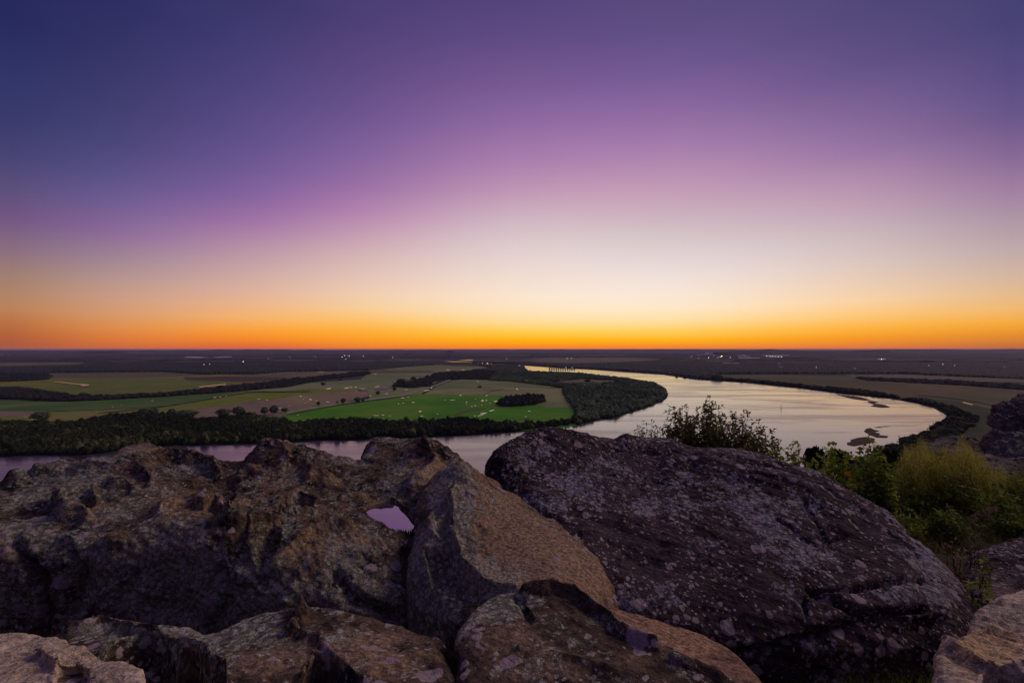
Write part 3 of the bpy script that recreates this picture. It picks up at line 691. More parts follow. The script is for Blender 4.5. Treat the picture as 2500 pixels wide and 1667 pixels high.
# lamps: mast and lamp head
def lamp(px, py, rad, mat, label, hgt=16, zb=14, group='distant lights dotted over the plain'):
    x, y, z = G(px, py, 0); y0 = (H-zb-hgt)*F/(py-HY); x0 = (px-CX)/F*y0
    root = empty('street_lamp', (x0, y0, 0)); tag(root, label, 'lamp', group)
    V = []; Fc = []
    for k in range(2):
        for q in range(6): V.append((math.cos(q*1.0472)*.4, math.sin(q*1.0472)*.4, k*(zb+hgt)))
    for q in range(6): Fc.append((q, (q+1) % 6, 6+(q+1) % 6, 6+q))
    mesh_py('mast', V, Fc, M_steel, root)
    v = IV2*rad; v = v.copy(); v[:, 2] = v[:, 2]*.7+zb+hgt
    mesh_np('lamp_head', v, IF2, mat, root)
LW = 'small white lamp twinkling far out on the dark plain'; LO = 'small amber lamp glowing far out on the dark plain'
for (x, y, rd, am) in [(835,871.5,5,0),(841,868,5,0),(850,868,4.5,0),(853,869,5,0),(887,869,5,0),(959,873,3.5,0),(844,877,2.5,0),(594,882.5,4,0),(707,871.5,5,0),(498,890,1.8,0),(512,889,1.6,0),(770,871,3,0),
   (1635,910.5,1.2,0),(1705,873.5,3.5,0),(1730,873.5,4.5,0),(1762,869.5,12,1),(1758,871,6,1),(1717,873,3,1),(1753,872.5,3,0),(1993,896.8,1.6,1),(1395,874.6,3.5,0),(1397,897,1.5,0),(1381,897,1.3,0),(1385,875,3,1),
   (2302,889.5,2.0,0),(2098,902.7,1.6,1),(2087,899,1.2,0),(2452,896,1.5,1),(1569,889,1,0),(1688,870,4,1),(1872,869,7,0),(1880,869.5,6,0),(1886,870,6,0),(1893,870,6,0),(1900,870.2,6,0),(1908,870.5,6,0),(1783,872.5,4,0),(2152,877,4,0),(2268,892,1.5,1),(2330,892,1.5,0),(655,876,2.5,1),(1178,886.4,2.5,1),(1190,887,2.5,0)]:
    lamp(x, y, rd, M_lo if am else M_lw, LO if am else LW)
# dam across the far river
def dam():
    x0, y0, _ = G(1342, 902); x1, y1, _ = G(1402, 902.5)
    root = empty('river_dam', (x0, y0, 4)); tag(root, 'low dam with a row of dark piers across the far river', 'dam')
    n = 12
    for k in range(n):
        f = k/(n-1); cx_ = (x1-x0)*f; cy_ = (y1-y0)*f
        hh = 30-13*f
        mesh_py('pier', boxv(cx_-4.5, cy_-9, -1, cx_+4.5, cy_+9, hh), box_faces(0), M_conc, root)
    cx_ = x1-x0
    mesh_py('walkway', boxv(-12, 16, 5, cx_+15, 19, 7), box_faces(0), M_conc, root)
dam()
x, y, _ = G(1907, 998, 4)
V = []; Fc = []
for k, (rr, z) in enumerate([(1.6, 0), (1.6, 1.2), (.5, 1.6), (.45, 8.5), (1.2, 8.6), (1.2, 11.5), (.1, 12.6)]):
    for q in range(8): V.append((math.cos(q*.7854)*rr, math.sin(q*.7854)*rr, z))
for k in range(6):
    for q in range(8): Fc.append((k*8+q, k*8+(q+1) % 8, (k+1)*8+(q+1) % 8, (k+1)*8+q))
o = mesh_py('channel_marker', V, Fc, M_steel); o.location = (x, y, 4.0); tag(o, 'slim dark channel marker standing alone in the wide river', 'marker')
# steam
def steam_mat():
    t = NT('steam'); ob = t.obj(); n = t.noise(ob, .02, 4, .6)
    d = t.n('ShaderNodeBsdfDiffuse'); d.inputs[0].default_value = (.97, .93, .92, 1)
    tl = t.n('ShaderNodeBsdfTranslucent'); tl.inputs[0].default_value = (.97, .93, .92, 1)
    tr = t.n('ShaderNodeBsdfTransparent'); m1 = t.n('ShaderNodeMixShader'); m2 = t.n('ShaderNodeMixShader'); o = t.n('ShaderNodeOutputMaterial')
    m1.inputs[0].default_value = .6; t.t.links.new(d.outputs[0], m1.inputs[1]); t.t.links.new(tl.outputs[0], m1.inputs[2])
    t.t.links.new(t.mapr(n, .35, .65, .0, .25), m2.inputs[0]); t.t.links.new(m1.outputs[0], m2.inputs[1]); t.t.links.new(tr.outputs[0], m2.inputs[2])
    t.t.links.new(m2.outputs[0], o.inputs[0]); return t.m
M_steam = steam_mat()
def steam(blobs, Y, label, seed):
    r = np.random.default_rng(seed); AV = []; AF = []; b = 0; s = Y/F
    for (px, py, rp) in blobs:
        for q in range(7):
            dx, dy = r.normal(0, rp*.45, 2); rr = rp*r.uniform(.4, .8)*s
            V = IV2*(1+.4*fbm(IV2, 1.8, 3, off=seed+b)[:, None])*rr
            c = ((px+dx-CX)*s, Y+r.normal(0, rp*s*.5), H-(py+dy*.6-HY)*s)
            AV.append(V+np.array(c)); AF.append(IF2+b); b += len(V)
    o = mesh_np('steam_plume', np.vstack(AV), np.vstack(AF), M_steam, smooth=True)
    tag(o, label, 'steam')
steam([(1708,868,3),(1714,867,4),(1720,868,4.5),(1726,864,5),(1732,866,5),(1737,865,4.5),(1740,870,3),(1716,871,3),(1728,871,4)], 10500, 'tall ragged steam plume over the left part of the far works', 1)
steam([(1803,869,3),(1808,871,4),(1815,870,4.5),(1822,872,4),(1830,873,3.5),(1838,875,2.5),(1846,876,1.5)], 9800, 'long low steam bank trailing right from the far works', 2)
steam([(1896,893,2.5),(1901,891,3),(1908,897,2.5),(1903,895,2.5)], 5600, 'small wisp of steam over the low hall beyond the river', 3)
# ---------------------------------------------------------------- rocks
def rock_mat(name, dark=(0.018,0.014,0.013), mid=(0.20,0.145,0.10), tan=(0.50,0.345,0.20), lich=(0.62,0.62,0.48), lamt=0.5, spots=0.5, tanb=0.3, bed=(0.25,-0.3,0.9), bscale=1.0):
    t = NT(name); ob = t.obj()
    tn = t.attr('tan'); lc = t.attr('lich'); 
    big = t.noise(ob, 1.6, 5, .6, .6); med = t.noise(ob, 7.0, 6, .65, .4); fin = t.noise(ob, 45.0, 5, .7); gr = t.noise(ob, 190.0, 3, .6)
    # bedding: fine lines following the layers of the stone
    q = t.mapping(ob, scale=(1.2, 1.2, 1.0), rot=(math.radians(14), math.radians(-16), 0.3))
    bedn = t.noise(t.mapping(q, scale=(1.6, 2.2, 34)), 1.0, 5, .65, .5)
    bedm = t.mapr(bedn, .40, .60)
    c = t.mix(t.mapr(t.math('ADD', t.math('MULTIPLY', big, .5), t.math('MULTIPLY', med, .5)), .40, .58), dark, mid)
    c = t.mix(t.math('MULTIPLY', bedm, .45), c, t.mix(.5, mid, tan))
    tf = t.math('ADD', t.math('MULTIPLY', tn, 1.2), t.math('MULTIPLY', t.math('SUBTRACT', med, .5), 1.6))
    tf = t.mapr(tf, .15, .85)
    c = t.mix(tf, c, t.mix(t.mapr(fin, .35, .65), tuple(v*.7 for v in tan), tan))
    # black crust
    bl = t.mapr(t.noise(ob, 4.2, 6, .7, .3), .56, .64)
    c = t.mix(t.math('MULTIPLY', t.math('MULTIPLY', bl, .8), t.math('SUBTRACT', 1.0, tf)), c, (0.012, 0.009, 0.011))
    # crusty lichen
    cr = t.vor(ob, 32.0); crd = t.mapr(cr.outputs['Distance'], .3, .6, 1, 0)
    lp = t.noise(ob, 3.1, 7, .72, .2)
    lpf = t.noise(ob, 21.0, 5, .75)
    ls = t.math('ADD', t.math('ADD', t.math('MULTIPLY', lp, .66), t.math('MULTIPLY', lpf, .46)), t.math('MULTIPLY', lc, .24))
    lm = t.math('MULTIPLY', t.mapr(ls, .622-.11*lamt, .648-.11*lamt), t.mapr(crd, 0, 1, .35, 1))
    lcol = t.mix(t.noise(ob, 1.1, 3, .5), lich, (lich[0]*.8, lich[1]*.95, lich[2]*.98))
    lcol = t.mix(t.mapr(gr, .35, .65), tuple(v*.5 for v in lich), lcol)
    c = t.mix(t.math('MULTIPLY', lm, .95), c, lcol)
    # a little yellow lichen
    ye = t.mapr(t.noise(ob, 2.3, 6, .7, .0), .665, .70)
    c = t.mix(t.math('MULTIPLY', ye, t.math('MULTIPLY', crd, .8)), c, (.34, .25, .04))
    c = t.mix(1.0, c, t.mix(t.mapr(gr, .3, .7), (.6, .6, .6), (1.15, 1.15, 1.15)), 'MULTIPLY')
    c = t.mix(1.0, c, t.mix(t.mapr(fin, .34, .64), (.55, .55, .55), (1.25, 1.25, 1.25)), 'MULTIPLY')
    # round pale lichen discs of several sizes
    sh = None
    wob = t.noise(ob, 30, 3, .6)
    dv = t.n('ShaderNodeVectorMath', operation='SCALE')
    nc = t.n('ShaderNodeTexNoise'); t.set(nc, 'Vector', ob); t.set(nc, 'Scale', 26.0); t.set(nc, 'Detail', 3.0)
    t.t.links.new(nc.outputs['Color'], dv.inputs[0]); dv.inputs['Scale'].default_value = 0.035
    ad = t.n('ShaderNodeVectorMath', operation='ADD'); t.t.links.new(ob, ad.inputs[0]); t.t.links.new(dv.outputs[0], ad.inputs[1]); wv = ad.outputs[0]
    hsum = None
    for sc, th, rr, colr in ((9.0, .62, .42, (0.50, .39, .42)), (19.0, .55, .44, (0.56, .46, .42)), (40.0, .6, .42, (0.55, .5, .48))):
        v = t.vor(wv, sc); s = t.n('ShaderNodeSeparateColor'); t.t.links.new(v.outputs['Color'], s.inputs[0])
        pick = t.math('GREATER_THAN', t.math('ADD', s.outputs[0], t.math('MULTIPLY', t.math('SUBTRACT', t.noise(ob, 1.4, 3, .5), .5), 1.5)), 1.0-.42*spots)
        rad = t.math('MULTIPLY', t.math('ADD', t.math('MULTIPLY', s.outputs[1], .7), .3), rr)
        ins = t.mapr(t.math('SUBTRACT', rad, v.outputs['Distance']), -.015, .03)
        mk = t.math('MULTIPLY', pick, ins)
        c = t.mix(t.math('MULTIPLY', mk, .85), c, t.mix(t.mapr(fin, .3, .7), tuple(x*.7 for x in colr), colr))
        hsum = mk if hsum is None else t.math('ADD', hsum, mk)
    h = t.math('ADD', t.math('MULTIPLY', fin, 1.0), t.math('MULTIPLY', gr, .35))
    h = t.math('ADD', h, t.math('MULTIPLY', bedn, 1.1))
    h = t.math('ADD', h, t.math('MULTIPLY', lm, .35)); h = t.math('ADD', h, t.math('MULTIPLY', hsum, .12))
    cv = t.vor(ob, 30.0); h = t.math('ADD', h, t.math('MULTIPLY', cv.outputs['Distance'], .5))
    nb = t.bump(h, .95, 0.018*bscale)
    return t.out(c, .92, nb, spec=.18)
M_rockA = rock_mat('lichen_sandstone', lamt=.40, spots=.65)
M_rockB = rock_mat('tan_sandstone', dark=(.09,.065,.045), mid=(.26,.18,.115), lamt=.05, spots=.3)
M_rockC = rock_mat('purple_sandstone', dark=(.016,.010,.013), mid=(.085,.055,.058), tan=(.25,.18,.19), lich=(.60,.56,.62), lamt=.02, spots=.95)
M_rockD = rock_mat('brown_sandstone', dark=(.02,.014,.013), mid=(.13,.088,.062), tan=(.36,.25,.155), lamt=.3, spots=.85)
M_rockH = rock_mat('pale_sandstone', dark=(.46,.37,.28), mid=(.84,.70,.53), tan=(.84,.60,.32), lich=(.72,.62,.46), lamt=.1, spots=.2)
M_rockG = rock_mat('orange_flake', dark=(.18,.11,.08), mid=(.38,.23,.15), tan=(.55,.34,.2), lamt=-.3, spots=.1)
M_rockL = rock_mat('ledge_stone', dark=(.07,.055,.065), mid=(.26,.2,.2), lamt=.7, spots=.4, bscale=3)

def pxy(V):
    Y = np.maximum(V[:, 1], .05)
    return CX+F*V[:, 0]/Y, HY-F*(V[:, 2]-H)/Y
def rbf_fit(pts, lam=2e-3):
    A = np.array(pts, float); X = A[:, :2]; z = A[:, 2]; n = len(X)
    d = np.sqrt(((X[:, None]-X[None])**2).sum(-1)); K = np.where(d > 0, d*d*np.log(d+1e-12), 0)+lam*np.eye(n)
    Pm = np.hstack([np.ones((n, 1)), X]); M = np.block([[K, Pm], [Pm.T, np.zeros((3, 3))]])
    w = np.linalg.solve(M, np.concatenate([z, np.zeros(3)]))
    def f(Q):
        o = np.zeros(len(Q))
        for s in range(0, len(Q), 40000):
            q = Q[s:s+40000]; dd = np.sqrt(((q[:, None]-X[None])**2).sum(-1))
            o[s:s+40000] = (dd*dd*np.log(dd+1e-12))@w[:n]+w[n]+q@w[n+1:]
        return o
    return f
def smooth01(x): x = np.clip(x, 0, 1); return x*x*(3-2*x)

def rock(name, label, outline, top, center, mat, R=.3, Hd=.25, wall=1.0, feats=(), paint=(), res=.012, amp=1.0, seed=1, lam=2e-4, cat='boulder', undercut=.06, bed=.012, clampz=None, crest=(), rid=1.0, flow=None):
    """outline: (photo px, distance) pairs round the foot; top: (px, py, distance) points on its upper surface"""
    OL = np.array([((px-CX)/F*Y, Y) for px, Y in outline])
    C = np.array([(center[0]-CX)/F*center[1], center[1]])
    T = [P(*p) for p in top]
    for p in crest:            # the ground falls away behind the skyline of the rock
        q = P(*p); T.append((q[0]*(1+.22/p[2]), q[1]+.22, q[2]-.16)); T.append((q[0]*(1+.5/p[2]), q[1]+.5, q[2]-.5))
    f = rbf_fit(T, lam)
    # resample the outline evenly, rounded off
    cl = np.vstack([OL, OL[:1]]); seg = np.linalg.norm(np.diff(cl, axis=0), axis=1); per = seg.sum()
    nt = int(per/res); s = np.linspace(0, per, nt, endpoint=False); cs = np.concatenate([[0], np.cumsum(seg)])
    B = np.stack([np.interp(s, cs, cl[:, 0]), np.interp(s, cs, cl[:, 1])], 1)
    kw = max(3, int(.12/res)); ker = np.hanning(2*kw+3)[1:-1]; ker /= ker.sum()
    for c in (0, 1):
        e = np.concatenate([B[-kw-1:, c], B[:, c], B[:kw+1, c]]); B[:, c] = np.convolve(e, ker, 'same')[kw+1:-kw-1][:nt]
    rel = B-C; Ro = np.linalg.norm(rel, axis=1); dr = rel/Ro[:, None]
    nin = int(np.median(Ro)/res*.9); nar = max(10, int((R+Hd)*1.1/res)); nwl = int(wall/res*.6)
    rows = []
    frac_in = np.clip(1-R/Ro, .15, 1)
    for k in range(1, nin+1):
        rows.append((frac_in*Ro*k/nin, np.zeros(nt), 0))
    for k in range(1, nar+1):
        ph = math.pi/2*k/nar
        rows.append((frac_in*Ro+(Ro-frac_in*Ro)*math.sin(ph), np.full(nt, Hd*(1-math.cos(ph))), 0))
    for k in range(1, nwl+1):
        q = k/nwl
        rows.append((Ro*(1-undercut*smooth01(q)), np.full(nt, Hd+wall*q), 1))
    rad = np.stack([r_[0] for r_ in rows]); drop = np.stack([r_[1] for r_ in rows])
    rt = np.minimum(rad, np.repeat(Ro[None], len(rows), 0))
    XY = C+rad[..., None]*dr[None]; XYt = C+rt[..., None]*dr[None]
    z = f(XYt.reshape(-1, 2)).reshape(rad.shape)
    if clampz is not None: z = np.minimum(z, clampz)
    V = np.concatenate([XY, (z-drop)[..., None]], -1)
    # broad relief
    Vf = V.reshape(-1, 3)
    # photo guided features
    def normals(G_):
        du = np.roll(G_, -1, 1)-np.roll(G_, 1, 1); dv = np.empty_like(G_); dv[1:-1] = G_[2:]-G_[:-2]; dv[0] = G_[1]-G_[0]; dv[-1] = G_[-1]-G_[-2]
        n = np.cross(dv, du); n = n/(np.linalg.norm(n, axis=-1, keepdims=True)+1e-12)
        if n[0, :, 2].mean() < 0: n = -n
        return n
    px, py = pxy(Vf); dz = np.zeros(len(Vf)); dn = np.zeros(len(Vf)); calm = np.ones(len(Vf))
    for ft in feats:
        k = ft[0]
        if k == 'calm':
            calm *= 1-(.95 if ft[2] < 50 else .6)*smooth01(1-np.where(inpoly(px, py, ft[1]), 0, polydist(px, py, ft[1], True))/ft[2])
        elif k == 'ridge':
            _, line, h, w = ft; d = polydist(px+6*perlin(Vf*9+3), py+5*perlin(Vf*9+9), line); dz += 1.35*h*np.maximum(0, 1-d/(1.25*w))**1.35
        elif k == 'crack':
            _, line, h, w = ft; d = polydist(px+9*perlin(Vf*5+3)+4*perlin(Vf*19), py+8*perlin(Vf*5+9)+4*perlin(Vf*17), line); dn -= h*np.exp(-(d/w)**2)
        elif k == 'bowl':
            _, poly, h, w = ft; xx = px+8*perlin(Vf*7+3); yy = py+8*perlin(Vf*7+9)
            ins = inpoly(xx, yy, poly); d = polydist(xx, yy, poly, True)
            dz -= h*np.where(ins, np.minimum(1, d/w)**.6, 0)
            dz += .12*h*np.exp(-(d/(w*.35))**2)
        elif k == 'bump':
            _, (bx, by), rx, ry, h = ft; dz += h*np.exp(-((px-bx)/rx)**2-((py-by)/ry)**2)
        elif k == 'step':      # surface beyond the line (py greater) lies lower by h
            _, line, h, w = ft; lx = np.array([p[0] for p in line]); ly = np.array([p[1] for p in line])
            xx = px+10*perlin(Vf*5+3); yl = np.interp(xx, lx, ly); on = smooth01((xx-lx[0])/40)*smooth01((lx[-1]-xx)/40)
            dn -= h*on*smooth01((py+6*perlin(Vf*8+1)-yl)/w+.5)*np.exp(-np.maximum(0, py-yl)/260)
    Vf[:, 2] += dz
    V = Vf.reshape(V.shape); N = normals(V).reshape(-1, 3); 
    a1 = fbm(Vf, 1.7, 3, off=seed*5.1)*.035*amp
    a2 = (ridged(Vf, 4.2, 4, off=seed*2.3)-.35)*.030*amp*rid
    a3 = fbm(Vf, 15, 4, .6, off=seed)*.011*amp
    if flow:
        ang, k1, k2, fa = flow; ca_, sa_ = math.cos(ang), math.sin(ang)
        wq = fbm(Vf, 1.1, 2, off=seed*6.)*.35
        uf = np.stack([(Vf[:, 0]*ca_+Vf[:, 1]*sa_)*k1, (-Vf[:, 0]*sa_+Vf[:, 1]*ca_+wq)*k2, Vf[:, 2]*k2*.6], 1)
        fl = ridged(uf, 1.0, 3, .45, off=seed*3.9); fl = np.sign(fl)*np.abs(fl)**.8; a2 = a2*.45+(fl-fl.mean())*fa
    pit = fbm(Vf, 7, 2, off=seed*9.); a4 = -np.clip(pit-.2, 0, 1)*.07*amp
    # layers
    bz = Vf@np.array([.24, -.22, .94]); bw = fbm(Vf, 1.3, 3, off=seed*4.)*.12
    lay = np.stack([Vf[:, 0]*.5, Vf[:, 1]*.5, (bz+bw)*16], 1); a5 = ridged(lay, 1.0, 4, .6, off=seed*1.7)*bed*amp
    rowi = np.repeat(np.arange(rad.shape[0]), nt)
    b1 = np.abs(perlin(Vf*6.5+seed)); b2 = np.abs(perlin(Vf*15+seed*2)); b3 = np.abs(perlin(Vf*33+seed*3))
    a3 = a3+((b1-b1.mean())*.026+(b2-b2.mean())*.016+(b3-b3.mean())*.009)*amp
    a2 -= a2.mean(); a5 -= a5.mean(); a1 -= a1.mean()
    dd = (a1+a2+a3+a4+a5)*calm+dn
    Vf = Vf+N*dd[:, None]
    g = Vf.reshape(V.shape)
    # micro roughness along the new normal
    N2 = normals(g).reshape(-1, 3); Vf = Vf+N2*(fbm(Vf, 48, 3, .6)*.0045*amp*calm)[:, None]
    # paint
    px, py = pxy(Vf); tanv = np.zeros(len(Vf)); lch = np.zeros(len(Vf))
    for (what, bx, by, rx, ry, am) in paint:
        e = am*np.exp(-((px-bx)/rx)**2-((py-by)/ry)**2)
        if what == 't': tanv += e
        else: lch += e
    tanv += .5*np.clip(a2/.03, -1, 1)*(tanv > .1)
    nr = rad.shape[0]; idx = np.arange(nr*nt).reshape(nr, nt)
    f1 = np.stack([idx[:-1], idx[1:], np.roll(idx[1:], -1, 1), np.roll(idx[:-1], -1, 1)], -1).reshape(-1, 4)
    cen = Vf[:nt].mean(0); Vall = np.vstack([Vf, cen[None]]); ci = len(Vf)
    capq = np.array([[ci, idx[0, k], idx[0, (k+1) % nt], idx[0, (k+2) % nt]] for k in range(0, nt-1, 2)])
    org = np.array([C[0], C[1], H-2.2]); 
    o = mesh_np(name, Vall-org, np.vstack([f1, capq]), mat, smooth=True, attrs={'tan': np.append(tanv, 0), 'lich': np.append(lch, 0)})
    o.location = org
    tag(o, label, cat)
    return o

# left outcrop with the rain pool
A_top = [(-250,1330,2.6),(-250,1230,3.4),(0,1308,2.75),(130,1314,2.75),(200,1300,2.8),(250,1288,2.85),(370,1252,3.0),(470,1226,3.1),(560,1270,2.95),(600,1280,2.85),
 (0,1240,3.2),(150,1232,3.3),(130,1205,3.5),(300,1195,3.5),(330,1165,3.75),(230,1160,3.95),(-150,1200,3.9),(0,1186,3.95),(35,1164,4.05),(62,1172,4.05),(90,1145,4.2),(130,1128,4.3),(200,1134,4.35),(240,1125,4.4),
 (300,1094,4.6),(340,1086,4.65),(372,1086,4.65),(400,1098,4.65),(470,1106,4.6),(560,1123,4.5),(605,1122,4.45),(350,1135,4.2),(450,1140,4.25),(520,1150,4.2),
 (520,1195,3.9),(440,1215,3.5),(560,1165,4.15),(480,1200,3.75),(380,1222,3.3),(610,1220,3.6),(600,1250,3.3),
 (612,1108,4.5),(633,1081,4.5),(695,1079,4.5),(740,1091,4.5),(787,1106,4.5),(600,1150,4.25),(660,1140,4.3),(745,1140,4.3),(865,1128,4.5),(840,1122,4.6),(800,1150,4.25),
 (620,1185,4.0),(700,1165,4.05),(760,1160,4.05),(820,1170,4.1),(900,1165,4.15),(780,1220,3.6),(820,1210,3.75),(690,1212,3.7),
 (897,1090,4.8),(944,1075,4.85),(991,1077,4.85),(1038,1063,4.9),(1065,1073,4.85),(1083,1090,4.8),(1105,1101,4.8),(1129,1116,4.75),(880,1130,4.5),(960,1130,4.45),(1040,1122,4.45),(1000,1160,4.15),(940,1180,3.95),(1040,1190,3.85),(1100,1160,4.2),
 (870,1212,3.75),(930,1213,3.8),(1000,1222,3.72),(1035,1262,3.36),(960,1301,3.08),(1012,1292,3.14),(912,1276,3.26),(872,1246,3.49),(850,1268,3.25),(885,1240,3.45),(945,1255,3.4),(985,1262,3.35),
 (814,1284,3.02),(770,1290,3.0),(740,1306,2.9),(700,1350,2.78),(669,1396,2.66),(636,1400,2.62),(650,1335,2.8),(620,1310,2.85),(850,1340,2.85),(950,1352,2.9),(1010,1335,3.1),(900,1400,2.72),(780,1400,2.66),(1040,1310,3.25)]
A_out = [(-300,2.75),(0,2.62),(200,2.66),(400,2.72),(520,2.70),(610,2.62),(700,2.58),(800,2.58),(900,2.6),(980,2.66),(1040,2.85),(1090,3.2),(1130,3.7),(1165,4.2),(1160,4.8),(1120,5.15),(1020,5.2),(900,5.15),(800,4.95),(700,4.85),(600,4.75),(480,4.85),(350,4.95),(240,4.75),(120,4.6),(30,4.4),(-100,4.25),(-330,3.9)]
rock('rock_outcrop', 'big pitted sandstone outcrop on the left, holding a small rain pool', A_out, A_top, (600,3.7), M_rockA, R=.2, Hd=.15, wall=1.1, res=.0105, seed=1, lam=3e-5, rid=1.2, flow=(math.radians(38), 1.1, 3.6, .055), amp=.85,
 crest=[(-150,1200,3.9),(0,1186,3.95),(62,1172,4.05),(130,1128,4.3),(225,1130,4.4),(300,1094,4.6),(372,1086,4.65),(470,1106,4.6),(560,1123,4.5),(605,1122,4.45),(633,1081,4.5),(695,1079,4.5),(740,1091,4.5),(787,1106,4.5),(865,1128,4.5),(897,1090,4.8),(944,1075,4.85),(1038,1063,4.9),(1083,1090,4.8),(1129,1116,4.75)],
 feats=[('calm', [(880,1246),(900,1226),(936,1212),(985,1225),(1035,1265),(1010,1302),(960,1310),(905,1285)], 26),
        ('bowl', [(670,1240),(690,1210),(730,1205),(768,1216),(762,1250),(740,1272),(690,1268)], .13, 26),
        ('bowl', [(615,1290),(665,1282),(690,1300),(672,1345),(650,1390),(630,1405),(618,1360)], .10, 18),
        ('bowl', [(420,1180),(480,1165),(560,1160),(600,1190),(560,1230),(490,1235),(430,1230)], .05, 30),
        ('bowl', [(885,1243),(915,1224),(950,1222),(1000,1245),(1028,1268),(1000,1298),(950,1292),(915,1268)], .10, 10),
        ('ridge', [(140,1232),(165,1262),(215,1270)], .07, 16), ('ridge', [(150,1232),(190,1205),(225,1200),(232,1225)], .05, 14), ('ridge', [(270,1178),(310,1180),(325,1200)], .04, 14),
        ('ridge', [(388,1252),(440,1222),(470,1222),(500,1240),(525,1232),(555,1270)], .06, 14), ('ridge', [(555,1272),(620,1280),(690,1275),(765,1262)], .05, 10),
        ('ridge', [(610,1285),(614,1330),(628,1395)], .05, 8), ('ridge', [(665,1398),(710,1345),(760,1300),(808,1284),(850,1290)], .05, 12),
        ('ridge', [(590,1165),(640,1158),(700,1140),(745,1138),(762,1168),(800,1175)], .07, 15), ('ridge', [(680,1085),(700,1105),(725,1140)], .03, 8),
        ('ridge', [(1034,1097),(1050,1115),(1066,1137),(1040,1165),(1000,1190)], .07, 18), ('ridge', [(1040,1098),(1080,1112),(1110,1135)], .05, 12),
        ('ridge', [(355,1135),(410,1112),(470,1120),(520,1135),(535,1165)], .06, 14), ('ridge', [(90,1150),(160,1140),(230,1140),(330,1140),(365,1160),(372,1190)], .05, 16),
        ('ridge', [(830,1220),(900,1210),(925,1203),(960,1210)], .03, 7), ('bump', (36,1172), 22, 16, .06), ('bump', (275,1330), 40, 16, .04), ('bump', (165,1325), 26, 12, .06),
        ('crack', [(40,1330),(95,1400),(100,1480),(90,1560)], .10, 13), ('crack', [(170,1345),(190,1420),(170,1500)], .07, 10), ('crack', [(530,1400),(560,1450),(520,1530)], .06, 16), ('crack', [(300,1440),(380,1480),(460,1500)], .04, 12),
        ('crack', [(820,1400),(860,1460),(960,1500)], .06, 16), ('bump', (750,1290), 60, 25, .03)],
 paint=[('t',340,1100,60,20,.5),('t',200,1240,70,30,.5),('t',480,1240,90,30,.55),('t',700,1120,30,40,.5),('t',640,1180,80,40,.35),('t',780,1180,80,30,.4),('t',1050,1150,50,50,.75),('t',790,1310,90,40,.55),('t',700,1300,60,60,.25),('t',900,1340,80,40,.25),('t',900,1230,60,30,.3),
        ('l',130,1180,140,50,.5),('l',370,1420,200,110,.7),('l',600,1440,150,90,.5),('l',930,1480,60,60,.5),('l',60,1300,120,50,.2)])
# rain pool lying in the basin
def pool():
    poly = [(868,1240),(890,1222),(915,1211),(940,1208),(970,1214),(1000,1225),(1030,1245),(1045,1268),(1030,1292),(1000,1303),(965,1300),(935,1292),(905,1278),(882,1262)]
    Yc = 3.45; z = H-(1258-HY)/F*Yc
    pts = []
    for x, y in poly:
        Y = (H-z)*F/(y-HY); pts.append(((x-CX)/F*Y, Y, z))
    t = NT('rain_pool_water'); ob = t.obj()
    m = t.out((0.05, .035, .05), .02, t.bump(t.noise(ob, 9, 2, .5), .03, .01), spec=.5, ior=4.2)
    o = mesh_py('rain_pool', pts, [tuple(range(len(pts)))], m); o['kind'] = 'structure'
pool()
# tan boulder with the knife edge
B_top = [(1137,1131,3.66),(1105,1142,3.66),(1160,1146,3.7),(1072,1170,3.6),(1125,1180,3.42),(1095,1240,3.15),(1105,1321,2.85),(1133,1384,2.62),(1188,1440,2.42),(1270,1458,2.34),(1180,1250,3.15),(1200,1340,2.8),(1250,1300,2.98),(1350,1380,2.62),(1300,1420,2.48),
 (1188,1172,3.75),(1270,1236,3.4),(1384,1312,3.02),(1447,1382,2.76),(1480,1445,2.54),(1490,1475,2.42),(1400,1440,2.45),(1060,1220,3.3),(1050,1285,3.0),(1060,1350,2.75),(1080,1430,2.5),(1020,1300,3.05)]
B_out = [(1010,3.25),(1000,3.0),(990,2.75),(1020,2.5),(1100,2.32),(1200,2.22),(1300,2.18),(1420,2.2),(1505,2.33),(1518,2.6),(1490,2.9),(1430,3.25),(1320,3.65),(1235,3.95),(1180,4.15),(1120,4.1),(1055,3.95),(1015,3.6)]
rock('boulder', 'smooth tan boulder with a sharp lichen edge, right of the rain pool', B_out, B_top, (1230,3.0), M_rockB, R=.16, Hd=.15, wall=.9, res=.009, seed=5, amp=.62,
 feats=[('calm', [(1200,1270),(1270,1260),(1380,1330),(1470,1440),(1480,1500),(1330,1500),(1230,1420)], 60), ('ridge', [(1112,1200),(1085,1250),(1050,1285),(1075,1300),(1109,1321),(1133,1384),(1188,1440),(1262,1456)], .05, 14),
        ('bowl', [(1048,1290),(1060,1250),(1080,1225),(1100,1210),(1108,1240),(1110,1290),(1098,1315),(1078,1318)], .09, 16),
        ('bowl', [(1030,1340),(1100,1335),(1128,1390),(1180,1445),(1150,1480),(1060,1440)], .12, 26), ('bump', (1115,1150), 40, 26, .03)],
 paint=[('t',1300,1370,150,120,1.1),('t',1200,1230,70,60,.7),('t',1400,1440,90,60,.9),('l',1080,1400,60,120,1.9),('l',1110,1200,40,70,1.7),('l',1170,1410,70,40,1.5),('l',1230,1440,60,25,1.1),('l',1000,1450,60,100,1.9)])
